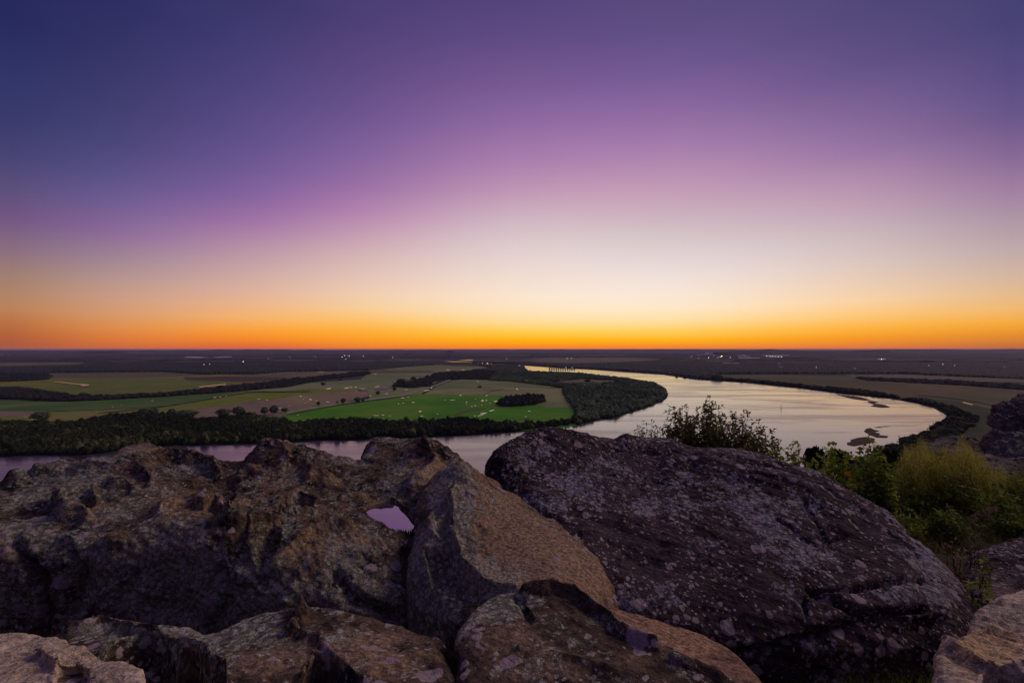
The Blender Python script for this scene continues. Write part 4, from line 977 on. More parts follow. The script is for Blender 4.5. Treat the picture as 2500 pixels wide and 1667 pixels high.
# whale backed boulder
C_top = [(1215,1085,4.2),(1250,1064,4.5),(1289,1058,4.7),(1316,1052,4.8),(1370,1051,4.9),(1418,1056,4.95),(1440,1064,5.0),(1503,1071,5.05),(1530,1066,5.1),(1566,1071,5.1),(1636,1072,5.15),(1684,1090,5.0),(1752,1094,4.95),(1814,1099,4.9),(1850,1107,4.8),(1892,1125,4.7),(1955,1144,4.55),(2034,1172,4.35),(2073,1196,4.25),(2124,1231,4.05),(2160,1241,4.0),(2187,1262,3.9),(2207,1294,3.8),(2250,1322,3.65),(2329,1386,3.35),(2368,1430,3.15),(2390,1470,3.0),
 (1210,1140,4.0),(1260,1180,3.75),(1300,1130,4.1),(1330,1240,3.35),(1420,1330,2.95),(1400,1180,3.85),(1500,1180,3.9),(1500,1120,4.45),(1600,1120,4.5),(1500,1270,3.35),(1650,1200,3.9),(1800,1180,4.05),(1700,1300,3.3),(1550,1390,2.85),(1650,1450,2.65),(1800,1420,2.78),(1900,1350,3.05),(1950,1260,3.6),(2050,1330,3.3),(2150,1390,3.05),(2000,1410,2.85),(2250,1430,2.95),(2100,1290,3.6),(1500,1400,2.75),(1800,1300,3.35),(2320,1460,2.9)]
C_out = [(1330,3.15),(1400,2.85),(1480,2.6),(1600,2.46),(1800,2.44),(2000,2.5),(2200,2.58),(2350,2.66),(2420,2.85),(2400,3.15),(2345,3.5),(2250,3.95),(2130,4.45),(2020,4.9),(1880,5.3),(1750,5.55),(1550,5.65),(1400,5.45),(1290,5.1),(1210,4.6),(1180,4.15),(1240,3.6)]
rock('boulder', 'huge whale backed purple boulder filling the lower right', C_out, C_top, (1750,3.75), M_rockC, R=.3, Hd=.24, wall=.9, res=.0105, seed=9, amp=.6, rid=1.0, flow=(math.radians(-18), .7, 3.2, .026), bed=.026, lam=1e-4,
 crest=[(1250,1064,4.5),(1316,1052,4.8),(1418,1056,4.95),(1503,1071,5.05),(1566,1071,5.1),(1636,1072,5.15),(1684,1090,5.0),(1752,1094,4.95),(1814,1099,4.9),(1892,1125,4.7),(1955,1144,4.55),(2034,1172,4.35),(2073,1196,4.25),(2160,1241,4.0),(2207,1294,3.8)],
 feats=[('crack', [(1975,1443),(2040,1436),(2120,1428),(2200,1424),(2260,1418)], .07, 7), ('crack', [(1990,1452),(2060,1480),(2110,1500),(2180,1497),(2260,1488)], .07, 9),
        ('crack', [(1690,1600),(1800,1590),(1900,1572),(1960,1560),(2040,1530),(2090,1510)], .06, 10), ('crack', [(1900,1280),(1930,1295),(1960,1320),(2000,1330),(2060,1320)], .04, 5), ('crack', [(1960,1240),(1985,1280),(2010,1320)], .035, 4),
        ('crack', [(1600,1565),(1680,1600),(1760,1600)], .06, 8), ('crack', [(1970,1470),(1972,1520),(1970,1560)], .05, 5),
        ('ridge', [(1720,1135),(1830,1165),(1930,1190),(2010,1240),(2060,1290)], .035, 26), ('step', [(1600,1108),(1760,1128),(1880,1150),(1990,1185),(2080,1235),(2150,1292),(2260,1380)], -.05, 16), ('crack', [(1640,1106),(1760,1124),(1880,1147),(1990,1180),(2080,1230),(2150,1288),(2240,1368)], .05, 7),
        ('crack', [(1400,1085),(1500,1098),(1600,1110),(1720,1118)], .03, 5), ('crack', [(1330,1070),(1450,1082),(1560,1092)], .025, 4), ('bump', (1527,1072), 18, 12, .045),
        ('step', [(1560,1600),(1700,1600),(1900,1572),(2100,1510),(2330,1500)], .06, 14)],
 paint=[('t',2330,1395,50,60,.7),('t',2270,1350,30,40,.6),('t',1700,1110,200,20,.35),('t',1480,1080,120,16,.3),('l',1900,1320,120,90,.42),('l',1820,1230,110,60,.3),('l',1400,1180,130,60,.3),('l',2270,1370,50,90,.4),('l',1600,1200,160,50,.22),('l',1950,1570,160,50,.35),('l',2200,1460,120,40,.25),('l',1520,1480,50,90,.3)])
# low front rocks
D_top = [(110,1570,1.75),(157,1542,1.78),(244,1526,1.82),(300,1536,1.8),(382,1545,1.75),(464,1562,1.72),(511,1566,1.72),(570,1540,1.78),(629,1520,1.82),(720,1500,1.86),(771,1500,1.86),(834,1516,1.82),(905,1528,1.8),(983,1552,1.76),(1060,1570,1.66),(1080,1620,1.5),
 (150,1640,1.4),(300,1640,1.4),(450,1640,1.42),(600,1600,1.5),(700,1590,1.56),(850,1590,1.55),(950,1620,1.48),(600,1700,1.28),(900,1700,1.28),(300,1750,1.2),(0,1640,1.42)]
D_out = [(-100,1.1),(-60,1.6),(80,1.86),(244,1.96),(380,1.88),(511,1.82),(620,1.94),(740,2.0),(850,1.96),(983,1.88),(1095,1.76),(1112,1.5),(1115,1.2),(1000,1.02),(600,.98),(200,1.0)]
rock('rock_slab', 'low brown rock with thin curling edges at the bottom left centre', D_out, D_top, (560,1.45), M_rockD, R=.07, Hd=.07, wall=.9, res=.0062, seed=13, amp=.42,
 feats=[('bowl', [(235,1608),(262,1585),(300,1572),(354,1560),(400,1568),(440,1592),(490,1602),(545,1645),(560,1700),(300,1720),(262,1640)], .16, 30),
        ('ridge', [(160,1542),(244,1526),(310,1542),(380,1560),(425,1590),(490,1602),(550,1655)], .03, 12),
        ('bowl', [(735,1690),(748,1630),(770,1598),(800,1605),(835,1640),(885,1690)], .12, 18),
        ('ridge', [(700,1545),(725,1556),(775,1566),(790,1592),(835,1628),(890,1680)], .025, 9), ('ridge', [(738,1484),(728,1510),(712,1545)], .03, 12), ('bump', (739,1495), 9, 14, .035), ('crack', [(880,1560),(960,1590),(1050,1640)], .008, 9)],
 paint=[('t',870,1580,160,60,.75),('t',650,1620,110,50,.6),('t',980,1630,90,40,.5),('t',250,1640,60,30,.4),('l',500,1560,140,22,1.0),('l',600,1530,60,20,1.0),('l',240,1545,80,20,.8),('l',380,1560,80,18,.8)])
E_top = [(-60,1570,1.5),(0,1571,1.52),(50,1569,1.54),(106,1582,1.5),(189,1575,1.52),(220,1603,1.44),(275,1630,1.36),(340,1652,1.3),(50,1640,1.34),(150,1640,1.35),(100,1720,1.2),(250,1720,1.2),(-60,1680,1.25)]
E_out = [(-200,1.15),(-150,1.5),(-30,1.62),(60,1.64),(190,1.6),(270,1.46),(345,1.38),(375,1.25),(350,1.08),(100,1.0)]
rock('rock', 'small pale knobbly rock in the bottom left corner', E_out, E_top, (90,1.32), M_rockH, R=.05, Hd=.05, wall=.8, res=.005, seed=17, amp=.55, cat='rock',
 feats=[('ridge', [(100,1590),(120,1620),(165,1640)], .02, 10), ('bowl', [(125,1667),(140,1630),(190,1618),(215,1640),(225,1680)], .06, 14), ('bump', (145,1618), 16, 10, .02)],
 paint=[('t',180,1600,50,30,.3),('l',60,1600,60,30,.6)])
F_top = [(1101,1560,1.6),(1125,1506,1.78),(1164,1482,1.84),(1211,1462,1.9),(1263,1461,1.9),(1302,1450,1.93),(1345,1442,1.95),(1404,1454,1.9),(1428,1470,1.86),(1447,1490,1.8),(1490,1528,1.7),(1540,1566,1.6),(1660,1618,1.5),(1762,1668,1.42),
 (1200,1540,1.62),(1300,1530,1.65),(1400,1545,1.62),(1150,1620,1.46),(1300,1620,1.46),(1450,1620,1.48),(1600,1660,1.4),(1200,1720,1.28),(1500,1720,1.3),(1700,1740,1.28)]
F_out = [(1112,1.2),(1108,1.5),(1108,1.7),(1150,1.9),(1211,2.0),(1345,2.06),(1428,1.96),(1480,1.83),(1560,1.68),(1680,1.57),(1790,1.48),(1850,1.35),(1800,1.12),(1500,1.0),(1200,1.02)]
rock('rock_slab', 'brown mottled rock with a raised curled rim at the bottom centre', F_out, F_top, (1350,1.5), M_rockD, R=.06, Hd=.06, wall=.9, res=.0058, seed=21, amp=.42,
 feats=[('ridge', [(1278,1447),(1345,1440),(1404,1452),(1447,1488),(1540,1565),(1600,1585)], .035, 10), ('crack', [(1265,1462),(1290,1490),(1300,1515)], .03, 8), ('bowl', [(1262,1470),(1282,1475),(1300,1505),(1292,1520),(1268,1500)], .04, 8),
        ('ridge', [(1250,1640),(1350,1600),(1500,1640)], .015, 20), ('ridge', [(1640,1617),(1710,1640),(1762,1668)], .02, 10), ('crack', [(1110,1600),(1105,1667)], .02, 6)],
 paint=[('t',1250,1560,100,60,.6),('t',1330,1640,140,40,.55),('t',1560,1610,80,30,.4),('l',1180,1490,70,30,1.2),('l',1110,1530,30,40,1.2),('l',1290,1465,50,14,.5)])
G_top = [(1440,1478,2.0),(1491,1496,2.0),(1540,1511,1.97),(1600,1532,1.9),(1660,1558,1.84),(1711,1571,1.8),(1770,1611,1.7),(1817,1646,1.6),(1850,1690,1.5),(1540,1545,1.82),(1640,1590,1.72),(1740,1640,1.6),(1480,1520,1.88)]
G_out = [(1425,1.98),(1450,2.08),(1530,2.08),(1620,2.0),(1720,1.92),(1800,1.8),(1860,1.62),(1880,1.45),(1800,1.4),(1700,1.52),(1600,1.62),(1500,1.76),(1450,1.86)]
rock('rock_flake', 'thin pale orange stone flake along the right of the bottom centre rock', G_out, G_top, (1640,1.76), M_rockG, R=.04, Hd=.05, wall=.7, res=.005, seed=25, amp=.25, cat='rock',
 paint=[('t',1600,1560,200,80,1.0)])
H_top = [(2285,1592,1.7),(2290,1576,1.76),(2305,1565,1.8),(2337,1573,1.82),(2368,1552,1.88),(2400,1516,1.96),(2431,1489,2.0),(2470,1478,2.02),(2500,1472,2.04),(2600,1470,2.0),(2320,1620,1.62),(2400,1600,1.68),(2500,1570,1.78),(2420,1650,1.55),(2550,1640,1.58),(2380,1720,1.4)]
H_out = [(2278,1.7),(2285,1.5),(2310,1.32),(2450,1.2),(2700,1.2),(2850,1.6),(2750,2.2),(2560,2.2),(2450,2.16),(2385,2.06),(2340,1.92),(2300,1.86)]
rock('rock', 'pale cream rock with orange lichen in the bottom right corner', H_out, H_top, (2500,1.7), M_rockH, R=.05, Hd=.05, wall=.9, res=.0055, seed=29, amp=.5, cat='rock',
 feats=[('ridge', [(2305,1565),(2345,1580),(2390,1560),(2450,1510)], .02, 14), ('ridge', [(2300,1575),(2380,1620),(2440,1650),(2500,1640)], .03, 14), ('bowl', [(2385,1690),(2400,1650),(2440,1635),(2500,1660),(2520,1700)], .10, 16)],
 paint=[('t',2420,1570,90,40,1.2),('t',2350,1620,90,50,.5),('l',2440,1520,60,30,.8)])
# rocks on the far right
rock('rock_slab', 'flat purple rock slab among the weeds at the right edge', [(2330,3.9),(2380,3.4),(2450,3.0),(2700,2.9),(2900,3.6),(2800,4.9),(2600,4.9),(2460,4.8),(2370,4.4)], [(2350,1400,3.8),(2420,1345,4.3),(2500,1350,4.3),(2700,1360,4.2),(2420,1440,3.4),(2500,1470,3.2),(2600,1500,3.1),(2480,1390,3.9)], (2560,3.9), M_rockC, R=.2, Hd=.12, wall=.6, res=.013, seed=33, amp=.8, bed=.02,
 paint=[('t',2440,1440,60,40,.6)])
rock('rock_ledge', 'flat pale ledge behind the yellow bush, cliff edge at right', [(2230,12.2),(2260,11.2),(2400,10.2),(2700,9.8),(2900,12),(2700,14.2),(2400,13.6),(2280,13.2)], [(2245,1080,12.3),(2300,1076,12.6),(2400,1077,12.6),(2500,1090,12.6),(2350,1090,11.6),(2430,1105,11.2),(2560,1120,11),(2700,1100,12),(2450,1090,12.4)], (2500,12), M_rockL, R=.4, Hd=.3, wall=3, res=.05, seed=37, amp=3, bed=.05, cat='rock ledge',
 paint=[('t',2400,1090,40,20,.5)])
rock('boulder', 'dark lichened boulder standing at the right edge of the cliff', [(2395,11.4),(2420,10.6),(2520,10.2),(2700,10.2),(2820,11.6),(2700,12.6),(2520,12.6),(2420,12.2)], [(2400,1100,11.2),(2412,1045,11.5),(2440,1015,11.7),(2460,998,11.8),(2490,988,11.9),(2560,975,12),(2700,990,11.8),(2440,1090,10.9),(2500,1060,11),(2600,1080,10.8),(2480,1030,11.4),(2700,1090,10.8)], (2580,11.4), M_rockL, R=.35, Hd=.35, wall=1.6, res=.035, seed=41, amp=3.2, bed=.03,
 feats=[('crack', [(2395,1050),(2440,1040),(2500,1042)], .2, 7), ('bowl', [(2440,1030),(2500,1015),(2530,1040),(2500,1048),(2455,1045)], .2, 10)], paint=[('l',2460,1080,50,40,.9)])
rock('rock_ledge', 'flat mauve rock shelf below the dark boulder at the right edge', [(2370,9.6),(2400,8.6),(2500,8.0),(2700,8.0),(2800,9.4),(2600,10.2),(2450,10.2)], [(2380,1125,9.6),(2440,1122,9.8),(2520,1120,9.9),(2420,1150,8.9),(2500,1168,8.5),(2650,1150,9)], (2560,9.1), M_rockL, R=.3, Hd=.2, wall=1.5, res=.035, seed=45, amp=1.5, bed=.06, cat='rock ledge')

# ---------------------------------------------------------------- soil of the hilltop and the slope below it
def slope():
    t = NT('hilltop_soil'); ob = t.obj()
    c = t.mix(t.mapr(t.noise(ob, 3.0, 6, .7), .4, .6), (.02, .03, .012), (.06, .07, .03))
    m = t.out(c, .95, t.bump(t.noise(ob, 40, 5, .7), .8, .02), spec=.1)
    V = []; Fc = []
    az_ = np.radians(np.linspace(-75, 75, 151)); rr = np.concatenate([np.linspace(.2, 16, 120), 16*np.exp(np.linspace(.03, 3.7, 66))])
    A, R_ = np.meshgrid(az_, rr); X = R_*np.sin(A); Y = R_*np.cos(A)
    edge = 4.6+np.clip((X-4.8)/3.5, 0, 1)*8.5*np.clip((X/np.maximum(Y, .1)-.84)/.1, 0, 1)
    p = np.stack([X.ravel(), Y.ravel(), X.ravel()*0], 1); n1 = fbm(p, .8, 4).reshape(X.shape); n2 = fbm(p, .05, 4, off=9).reshape(X.shape)
    z = -1.95-.09*np.maximum(0, Y-3)*np.clip(X-3, 0, 1)+n1*.1
    over = np.maximum(0, Y-edge); z = z-over*.40-np.minimum(over, 3)*.5+np.minimum(over, 20)*n2*.3
    z = np.maximum(H+z, -2.0)
    V = np.stack([X.ravel(), Y.ravel(), z.ravel()], 1)
    idx = np.arange(X.size).reshape(X.shape); f = np.stack([idx[:-1, :-1], idx[:-1, 1:], idx[1:, 1:], idx[1:, :-1]], -1).reshape(-1, 4)
    o = mesh_np('hillside', V, f[:, ::-1], m, smooth=True); o['kind'] = 'structure'
slope()
# ---------------------------------------------------------------- plants on the hilltop
def leaf_mat(name, c1, c2, c3, tr=.35):
    t = NT(name); tint = t.attr('tint')
    c = t.mix(t.mapr(tint, 0, .55), c1, c2); c = t.mix(t.mapr(tint, .8, 1.0), c, c3)
    b = t.n('ShaderNodeBsdfPrincipled'); t.set(b, 'Base Color', c); t.set(b, 'Roughness', .55); t.set(b, 'Specular IOR Level', .35)
    tl = t.n('ShaderNodeBsdfTranslucent'); t.set(tl, 'Color', c); m = t.n('ShaderNodeMixShader'); m.inputs[0].default_value = tr
    o = t.n('ShaderNodeOutputMaterial'); t.t.links.new(b.outputs[0], m.inputs[1]); t.t.links.new(tl.outputs[0], m.inputs[2]); t.t.links.new(m.outputs[0], o.inputs[0])
    return t.m
M_lf_dark = leaf_mat('dark_narrow_leaves', (.07,.08,.02), (.20,.20,.05), (.46,.32,.08), .3)
M_lf_green = leaf_mat('green_broad_leaves', (.07,.12,.015), (.28,.36,.04), (.6,.6,.08))
M_lf_yel = leaf_mat('yellow_green_strands', (.16,.20,.03), (.46,.44,.07), (.72,.58,.14), .4)
M_lf_fern = leaf_mat('ferny_leaves', (.06,.10,.016), (.22,.28,.04), (.5,.48,.08))
M_lf_dry = leaf_mat('dry_weed', (.14,.09,.05), (.30,.21,.12), (.45,.36,.25))
M_twig = simple_mat('twigs', (.07,.045,.03), .8, .2, .4, 30)
M_orange = leaf_mat('orange_leaf', (.8,.2,.02), (.9,.25,.03), (.95,.3,.05))

def unit(v): return v/(np.linalg.norm(v)+1e-12)
class Plant:
    def __init__(s, seed): s.r = np.random.default_rng(seed); s.SV = []; s.SF = []; s.LV = []; s.LF = []; s.LT = []
    def tube(s, pts, r0, r1):
        b0 = len(s.SV); n = len(pts)
        for k, p in enumerate(pts):
            d = unit(pts[min(k+1, n-1)]-pts[max(k-1, 0)]); a = unit(np.cross(d, (0.3, .2, .9) if abs(d[2]) < .9 else (1, 0, 0))); b = np.cross(d, a)
            rr = r0+(r1-r0)*k/(n-1)
            for q in range(3):
                an = q*2.0944; s.SV.append(p+(a*math.cos(an)+b*math.sin(an))*rr)
        for k in range(n-1):
            for q in range(3): s.SF.append((b0+k*3+q, b0+k*3+(q+1) % 3, b0+(k+1)*3+(q+1) % 3, b0+(k+1)*3+q))
    def leaf(s, p, d, L, W, tint, droop=.3):
        r = s.r; d = unit(d); side = unit(np.cross(d, unit(r.normal(size=3)*.6+np.array([0, 0, 1.]))))
        mid = p+d*L*.45+side*0; up = np.cross(side, d)
        tip = p+d*L-np.array([0, 0, L*droop])
        b = len(s.LV); s.LV += [p, mid+side*W/2+up*W*.12, tip, mid-side*W/2+up*W*.12]; s.LF.append((b, b+1, b+2, b+3)); s.LT += [tint]*4
    def stem(s, base, tip, twig=.14, every=.055, L=.05, W=.013, droop=.3, lev=.02, start=.3, r0=.006, bend=.12, tb=.5):
        r = s.r; tb = float(np.clip(r.normal(tb, .24), 0, 1)); base = np.array(base); tip = np.array(tip); ln = np.linalg.norm(tip-base); n = max(5, int(ln/.08))
        off = r.normal(size=3)*bend*ln; off[2] = abs(off[2])*.3
        pts = [base+(tip-base)*t+off*math.sin(math.pi*t) for t in np.linspace(0, 1, n+1)]
        s.tube(pts, r0, .0012)
        m = int(ln*(1-start)/every)+1
        for k in range(m+1):
            t = start+(1-start)*k/max(1, m); j = min(n-1, int(t*n)); p = pts[j]+(pts[j+1]-pts[j])*(t*n-j); ax = unit(pts[j+1]-pts[j])
            h = unit(r.normal(size=3)); d = unit(ax*.8+unit(h-ax*(h@ax))*.9+np.array([0, 0, .15]))
            tl = twig*(1.15-.8*t)*r.uniform(.6, 1.3); q = max(2, int(tl/lev)); tw = [p+d*tl*u-np.array([0, 0, tl*.12*u*u]) for u in np.linspace(0, 1, 4)]
            s.tube(tw, .0018, .0008)
            for u in range(1, q+1):
                f = u/q; pp = p+d*tl*f-np.array([0, 0, tl*.12*f*f]); hh = unit(r.normal(size=3)); dd = unit(d*.7+hh*.8)
                s.leaf(pp, dd, L*r.uniform(.6, 1.25), W*r.uniform(.7, 1.2), np.clip(r.normal(tb, .14), 0, 1), droop)
        s.leaf(pts[-1], unit(pts[-1]-pts[-2])+r.normal(size=3)*.2, L, W, .6, droop)
    def blade(s, base, tip, w, tint, curl):
        base = np.array(base); tip = np.array(tip); d = tip-base; side = unit(np.cross(d, s.r.normal(size=3)))*w/2; b = len(s.LV); n = 4
        for k in range(n+1):
            t = k/n; p = base+d*t+np.array(curl)*(t*t-t)*1.0+np.array([0, 0, 1])*np.linalg.norm(curl)*math.sin(math.pi*t)*.3; ww = side*(1-t*.85)
            s.LV += [p+ww, p-ww]; s.LT += [tint]*2
        for k in range(n): s.LF.append((b+2*k, b+2*k+1, b+2*k+3, b+2*k+2))
    def done(s, name, label, mat, cat='shrub', kind=None, stemmat=None):
        allp = np.array(s.LV); c = np.array([allp[:, 0].mean(), allp[:, 1].mean(), allp[:, 2].min()])
        if kind:
            o = mesh_np(name, allp-c, s.LF, mat, attrs={'tint': s.LT}); o.location = c; tag(o, label, cat, kind=kind); return o
        root = empty(name, c); tag(root, label, cat)
        if s.SV: mesh_np('stems', np.array(s.SV)-c, s.SF, stemmat or M_twig, root)
        mesh_np('leaves', allp-c, s.LF, mat, root, attrs={'tint': s.LT})
        return root
def bush(name, label, tips, Y, dY, basepx, basez, mat, seed, fill=0, **kw):
    pl = Plant(seed); r = pl.r; tips = list(tips); xs = [t[0] for t in tips]; x0, x1 = min(xs), max(xs)
    o_ = sorted(tips); ox = [t[0] for t in o_]; oy = [t[1] for t in o_]
    bot = HY+(-basez)/Y*F
    for k in range(fill):
        x = r.uniform(x0+3, x1-3); top = np.interp(x, ox, oy); tips.append((x, top+14+(bot-top)*.75*r.random()))
    for (x, y) in tips:
        yy = Y+r.uniform(-dY, dY); tip = P(x, y, yy); bx = basepx[0]+(basepx[1]-basepx[0])*np.clip((x-x0)/(x1-x0)+r.normal(0, .12), 0, 1)
        base = ((bx-CX)/F*Y, Y+r.uniform(-dY, dY)*.5, H+basez)
        pl.stem(base, tip, **kw)
    return pl.done(name, label, mat)
bush('shrub', 'large twiggy shrub with narrow leaves behind the whale backed boulder', [(1608,1068),(1618,1050),(1627,1030),(1637,1004),(1648,998),(1666,996),(1680,1004),(1700,1004),(1718,992),(1733,973),(1742,990),(1755,996),(1770,1020),(1788,1022),(1797,1012),(1814,1006),(1826,1020),(1836,1044),(1853,1030),(1860,1050),(1880,1054),(1894,1076),(1905,1080)], 6.0, .35, (1690,1790), -2.3, M_lf_dark, 1, fill=340, L=.07, W=.026, twig=.16, every=.045, start=.38, bend=.05, lev=.013, tb=.35)
bush('shrub', 'small thin sprig left of the large twiggy shrub', [(1556,1052),(1566,1032),(1578,1040),(1590,1030),(1600,1042),(1610,1050),(1620,1062)], 6.0, .2, (1580,1600), -2.1, M_lf_dark, 2, fill=40, L=.055, W=.018, twig=.12, every=.04, start=.45, bend=.04, lev=.014, tb=.45)
bush('shrub', 'small upright sprig with drooping broad leaves against the water', [(1938,1078),(1942,1086),(1932,1100),(1950,1108)], 5.6, .1, (1940,1946), -1.9, M_lf_green, 3, fill=3, L=.085, W=.035, twig=.05, every=.05, start=.45, droop=.6, bend=.02, lev=.03)
bush('shrub', 'low broad leaved bush spilling over the boulder, left of the pair', [(1888,1108),(1905,1098),(1918,1110),(1950,1112),(1965,1122),(1985,1130),(1999,1118),(2022,1090),(2030,1100),(2041,1088),(2052,1108),(2066,1116),(2078,1110)], 5.7, .4, (1900,2070), -2.5, M_lf_green, 4, fill=230, L=.07, W=.045, twig=.11, every=.055, start=.35, bend=.05, lev=.025, tb=.4)
bush('shrub', 'darker broad leaved bush with a tall tip, right of the pair', [(2085,1118),(2100,1102),(2108,1098),(2122,1070),(2130,1084),(2140,1092),(2152,1100),(2162,1120),(2175,1140),(2185,1160)], 6.0, .4, (2090,2170), -2.6, M_lf_green, 5, fill=230, L=.068, W=.042, twig=.11, every=.055, start=.35, bend=.05, lev=.025, tb=.25)
def feather(name, label, top, Y, dY, bz, n, mat, seed, lean=-.22, w=.0045, hs=(.45, .9), cat='shrub'):
    pl = Plant(seed); r = pl.r; ox = [t[0] for t in top]; oy = [t[1] for t in top]
    for k in range(n):
        x = r.uniform(ox[0], ox[-1]); ty = np.interp(x, ox, oy); yy = Y+r.uniform(-dY, dY)
        py = ty+9*math.sin(x*.05)+8*math.sin(x*.13+1)+4*math.sin(x*.31)+abs(r.normal(0, 1))*58*(6.0/Y)**.3
        tip = np.array(P(x, py, yy)); ln = r.uniform(*hs)
        base = tip+np.array([-lean*ln+r.normal(0, .09), r.normal(0, .08), -ln])
        pl.blade(base, tip, w*r.uniform(.6, 1.4), np.clip(r.normal(.5, .25), 0, 1), r.normal(0, .09, 3))
        # small side florets near the tip
        for q in range(5):
            p = tip+(base-tip)*r.uniform(0, .35)+r.normal(0, .012, 3); pl.leaf(p, r.normal(size=3)+np.array([0, 0, .6]), .022, .006, np.clip(r.normal(.65, .2), 0, 1), .1)
    for k in range(130):
        x = r.uniform(ox[0]+12, ox[-1]-12); ty = np.interp(x, ox, oy); tip = P(x, ty+18+r.uniform(0, 75), Y-dY*r.uniform(.2, 1)); pl.stem((tip[0]+.15, tip[1], H+bz), tip, twig=.14, every=.05, L=.05, W=.014, lev=.016, start=.45, tb=.35)
    for k in range(40):
        x = r.uniform(ox[0]+10, ox[-1]-10); ty = np.interp(x, ox, oy); tip = np.array(P(x, ty+20, Y)); base = np.array([tip[0]+.1, Y, H+bz]); pl.tube([base, (base+tip)/2+r.normal(0, .04, 3), tip], .004, .001)
    return pl.done(name, label, mat, cat)
feather('shrub', 'feathery yellow green bush blurred by wind, below the cliff ledge', [(2165,1165),(2185,1118),(2205,1092),(2240,1076),(2290,1082),(2350,1076),(2385,1090),(2410,1115),(2440,1132),(2465,1165)], 7.0, .7, -3.1, 2900, M_lf_yel, 6)
def ferny(label, tips, Y, dY, bp, bz, seed, fill, **kw):
    a = dict(L=.075, W=.026, twig=.17, every=.05, start=.25, bend=.10, lev=.014, tb=.4); fill = int(fill*2.5); a.update(kw)
    return bush('shrub', label, tips, Y, dY, bp, bz, M_lf_fern, seed, fill=fill, **a)
def mound(cx, top, w, n=7):
    return [(cx+w*(k/(n-1)-.5)*1.0, top+w*.34*(2*abs(k/(n-1)-.5))**1.8+((k*37) % 11)-5) for k in range(n)]
bush('shrub', 'olive leafy shrub growing up through the front of the feathery bush', mound(2270, 1118, 190, 11), 6.6, .3, (2220,2330), -3.0, M_lf_yel, 50, fill=90, L=.05, W=.022, twig=.14, every=.055, start=.4, bend=.1, lev=.018, tb=.3)
ferny('dark ferny bush in front of the feathery yellow bush', mound(2235, 1180, 110), 6.3, .25, (2200,2270), -2.9, 7, 60, tb=.25)
ferny('green ferny bush right of the dark ferny bush', mound(2345, 1158, 130), 6.4, .3, (2310,2380), -2.9, 8, 75, tb=.55)
ferny('leafy green bush at the right edge under the mauve shelf', mound(2500, 1138, 110), 6.6, .3, (2460,2540), -2.9, 9, 60, L=.055, W=.03, tb=.65)
ferny('olive ferny clump between the two dark clumps at the right', mound(2440, 1190, 100), 5.9, .25, (2410,2470), -2.8, 12, 55, tb=.4)
ferny('low light green fern clump below the dark ferny bush', mound(2215, 1250, 100), 5.3, .2, (2190,2240), -2.6, 10, 45, tb=.6)
ferny('low dark clump right of the light green fern clump', mound(2310, 1245, 110), 5.3, .2, (2280,2340), -2.6, 13, 50, tb=.2)
ferny('dark weedy bush above the purple slab at the right edge', mound(2470, 1245, 150), 5.4, .3, (2420,2520), -2.7, 11, 75, tb=.3)
# tall seed stalk and little weeds beside the boulder
pl = Plant(20)
pts = [np.array(P(*p)) for p in ((2335,1330,4.4),(2352,1290,4.4),(2375,1262,4.4),(2405,1246,4.35),(2430,1240,4.3))]
pl.tube(pts, .004, .0015)
for k in range(150):
    t = pl.r.uniform(.45, 1); i = min(3, int(t*4)); p = pts[i]+(pts[i+1]-pts[i])*(t*4-i); pl.leaf(p, pl.r.normal(size=3)*.6+np.array([.6, 0, -.1]), .05, .007, pl.r.random(), .4)
pl.done('weed', 'arching dry seed stalk leaning right over the weeds', M_lf_dry, 'weed', stemmat=M_lf_dry)
def weed(label, tips, Y, bp, bz, seed, mat=None, **kw):
    a = dict(L=.05, W=.016, twig=.05, every=.04, start=.25, bend=.04, lev=.02); a.update(kw)
    bush('weed', label, tips, Y, .06, bp, bz, mat or M_lf_fern, seed, fill=3, **a)
weed('small weed with pale seed heads beside the shoulder of the boulder', [(2312,1335),(2330,1318),(2345,1340)], 3.9, (2320,2340), -1.95, 21, M_lf_dry)
weed('tall weed between the boulder and the purple slab', [(2402,1368),(2392,1395),(2410,1372),(2420,1385)], 3.5, (2385,2400), -2.0, 22, L=.06, W=.022)
weed('reddish dry weed above the tall weed', [(2365,1318),(2380,1312),(2395,1322)], 4.0, (2370,2385), -1.95, 23, M_lf_dry, L=.03, W=.01)
weed('leafy weed at the foot of the boulder above the pale rock', [(2375,1440),(2390,1425),(2405,1430),(2412,1450)], 3.1, (2385,2400), -1.95, 24, L=.06, W=.022)
def grass(label, reg, zfun, n, seed, mat, L=(.12, .35), w=.004):
    pl = Plant(seed); r = pl.r
    for k in range(n):
        x = r.uniform(reg[0], reg[1]); Y = r.uniform(reg[2], reg[3]); z = H+zfun(x, Y); l = r.uniform(*L)
        b = np.array([(x-CX)/F*Y, Y, z-.02]); pl.blade(b, b+np.array([r.normal(0, .35)*l, r.normal(0, .35)*l, l]), w, r.random(), r.normal(0, .06, 3))
    pl.done('grass', label, mat, 'grass', kind='stuff')
grass('dark rough grass at the foot of the huge boulder', (1850, 2420, 2.0, 2.6), lambda x, Y: -1.98, 5000, 31, M_lf_fern, (.08, .22), .003)
grass('dry grass and weeds between boulder and slab', (2290, 2400, 3.3, 4.0), lambda x, Y: -2.02, 1500, 32, M_lf_dry, (.06, .2), .004)
grass('green undergrowth under the bushes', (1950, 2600, 4.2, 5.8), lambda x, Y: -2.25, 5000, 33, M_lf_dark, (.10, .28), .006)
grass('short dark grass on the hilltop beyond the purple slab', (2560, 3600, 2.6, 6.0), lambda x, Y: -2.0-.09*max(0, Y-3), 9000, 34, M_lf_fern, (.08, .25), .006)
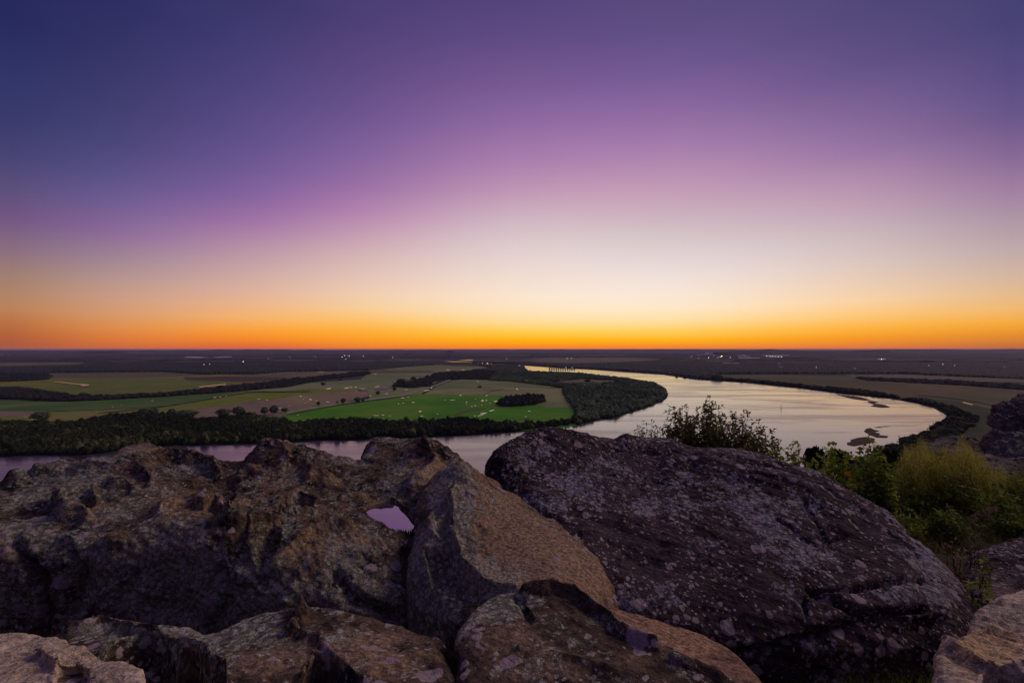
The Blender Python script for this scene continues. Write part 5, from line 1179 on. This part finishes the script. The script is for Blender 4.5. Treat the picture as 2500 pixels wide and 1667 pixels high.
# one orange leaf cluster in the green bush
pl = Plant(40); c = np.array(P(2071, 1156, 5.25))
for k in range(9): pl.leaf(c+pl.r.normal(0, .012, 3), pl.r.normal(size=3), .045, .03, pl.r.random(), .2)
pl.tube([c, c+np.array([0, .1, -.25])], .002, .001)
pl.done('leaf_sprig', 'single orange sprig among the green leaves', M_orange, 'sprig')
# trees on the slope whose crowns rise behind the bushes
def slope_tree(px, pytop, Y, wpx, hpx, label, seed):
    s = Y/F; root = empty('slope_tree', P(px, pytop+hpx+40, Y)); tag(root, label, 'tree')
    V, Fc = crown_template(seed, 3, 420); V = V.copy(); V[:, :2] *= wpx*s/2; V[:, 2] = V[:, 2]/1.75*hpx*s+40*s
    V = V+np.random.default_rng(seed).normal(0, .03*wpx*s/2, V.shape)
    mesh_np('crown', V, Fc, M_wood, root, attrs={'tint': np.random.default_rng(seed).random(len(V))})
    tv = []; tf = []
    for k in range(3):
        for q in range(6): tv.append((math.cos(q*1.047)*.35*(1-.2*k), math.sin(q*1.047)*.35*(1-.2*k), (k*30-30)*s))
    for k in range(2):
        for q in range(6): tf.append((k*6+q, k*6+(q+1) % 6, (k+1)*6+(q+1) % 6, (k+1)*6+q))
    mesh_py('trunk', tv, tf, M_bark, root)
slope_tree(1989, 1092, 110, 44, 60, 'round dark treetop rising from the slope, left of two', 61)
slope_tree(2048, 1098, 100, 52, 64, 'round dark treetop rising from the slope, right of two', 62)
slope_tree(2175, 1100, 120, 60, 70, 'dark treetop between the green bush and the river bank', 63)
# ---------------------------------------------------------------- dusk haze over the plain
def haze():
    m = bpy.data.materials.new('haze_air'); m.use_nodes = True; t = m.node_tree; t.nodes.clear()
    v = t.nodes.new('ShaderNodeVolumePrincipled'); o = t.nodes.new('ShaderNodeOutputMaterial')
    v.inputs['Color'].default_value = (.66, .64, .98, 1); v.inputs['Density'].default_value = HAZE
    v.inputs['Anisotropy'].default_value = 0.0
    t.links.new(v.outputs[0], o.inputs['Volume'])
    W = 95000
    b = mesh_py('haze', boxv(-W, -3000, -4, W, 92000, H+9), box_faces(0), m); b['kind'] = 'stuff'
    b['label'] = 'thin mauve dusk haze over the plain'; b['category'] = 'haze'
HAZE = 1.6e-5
haze()
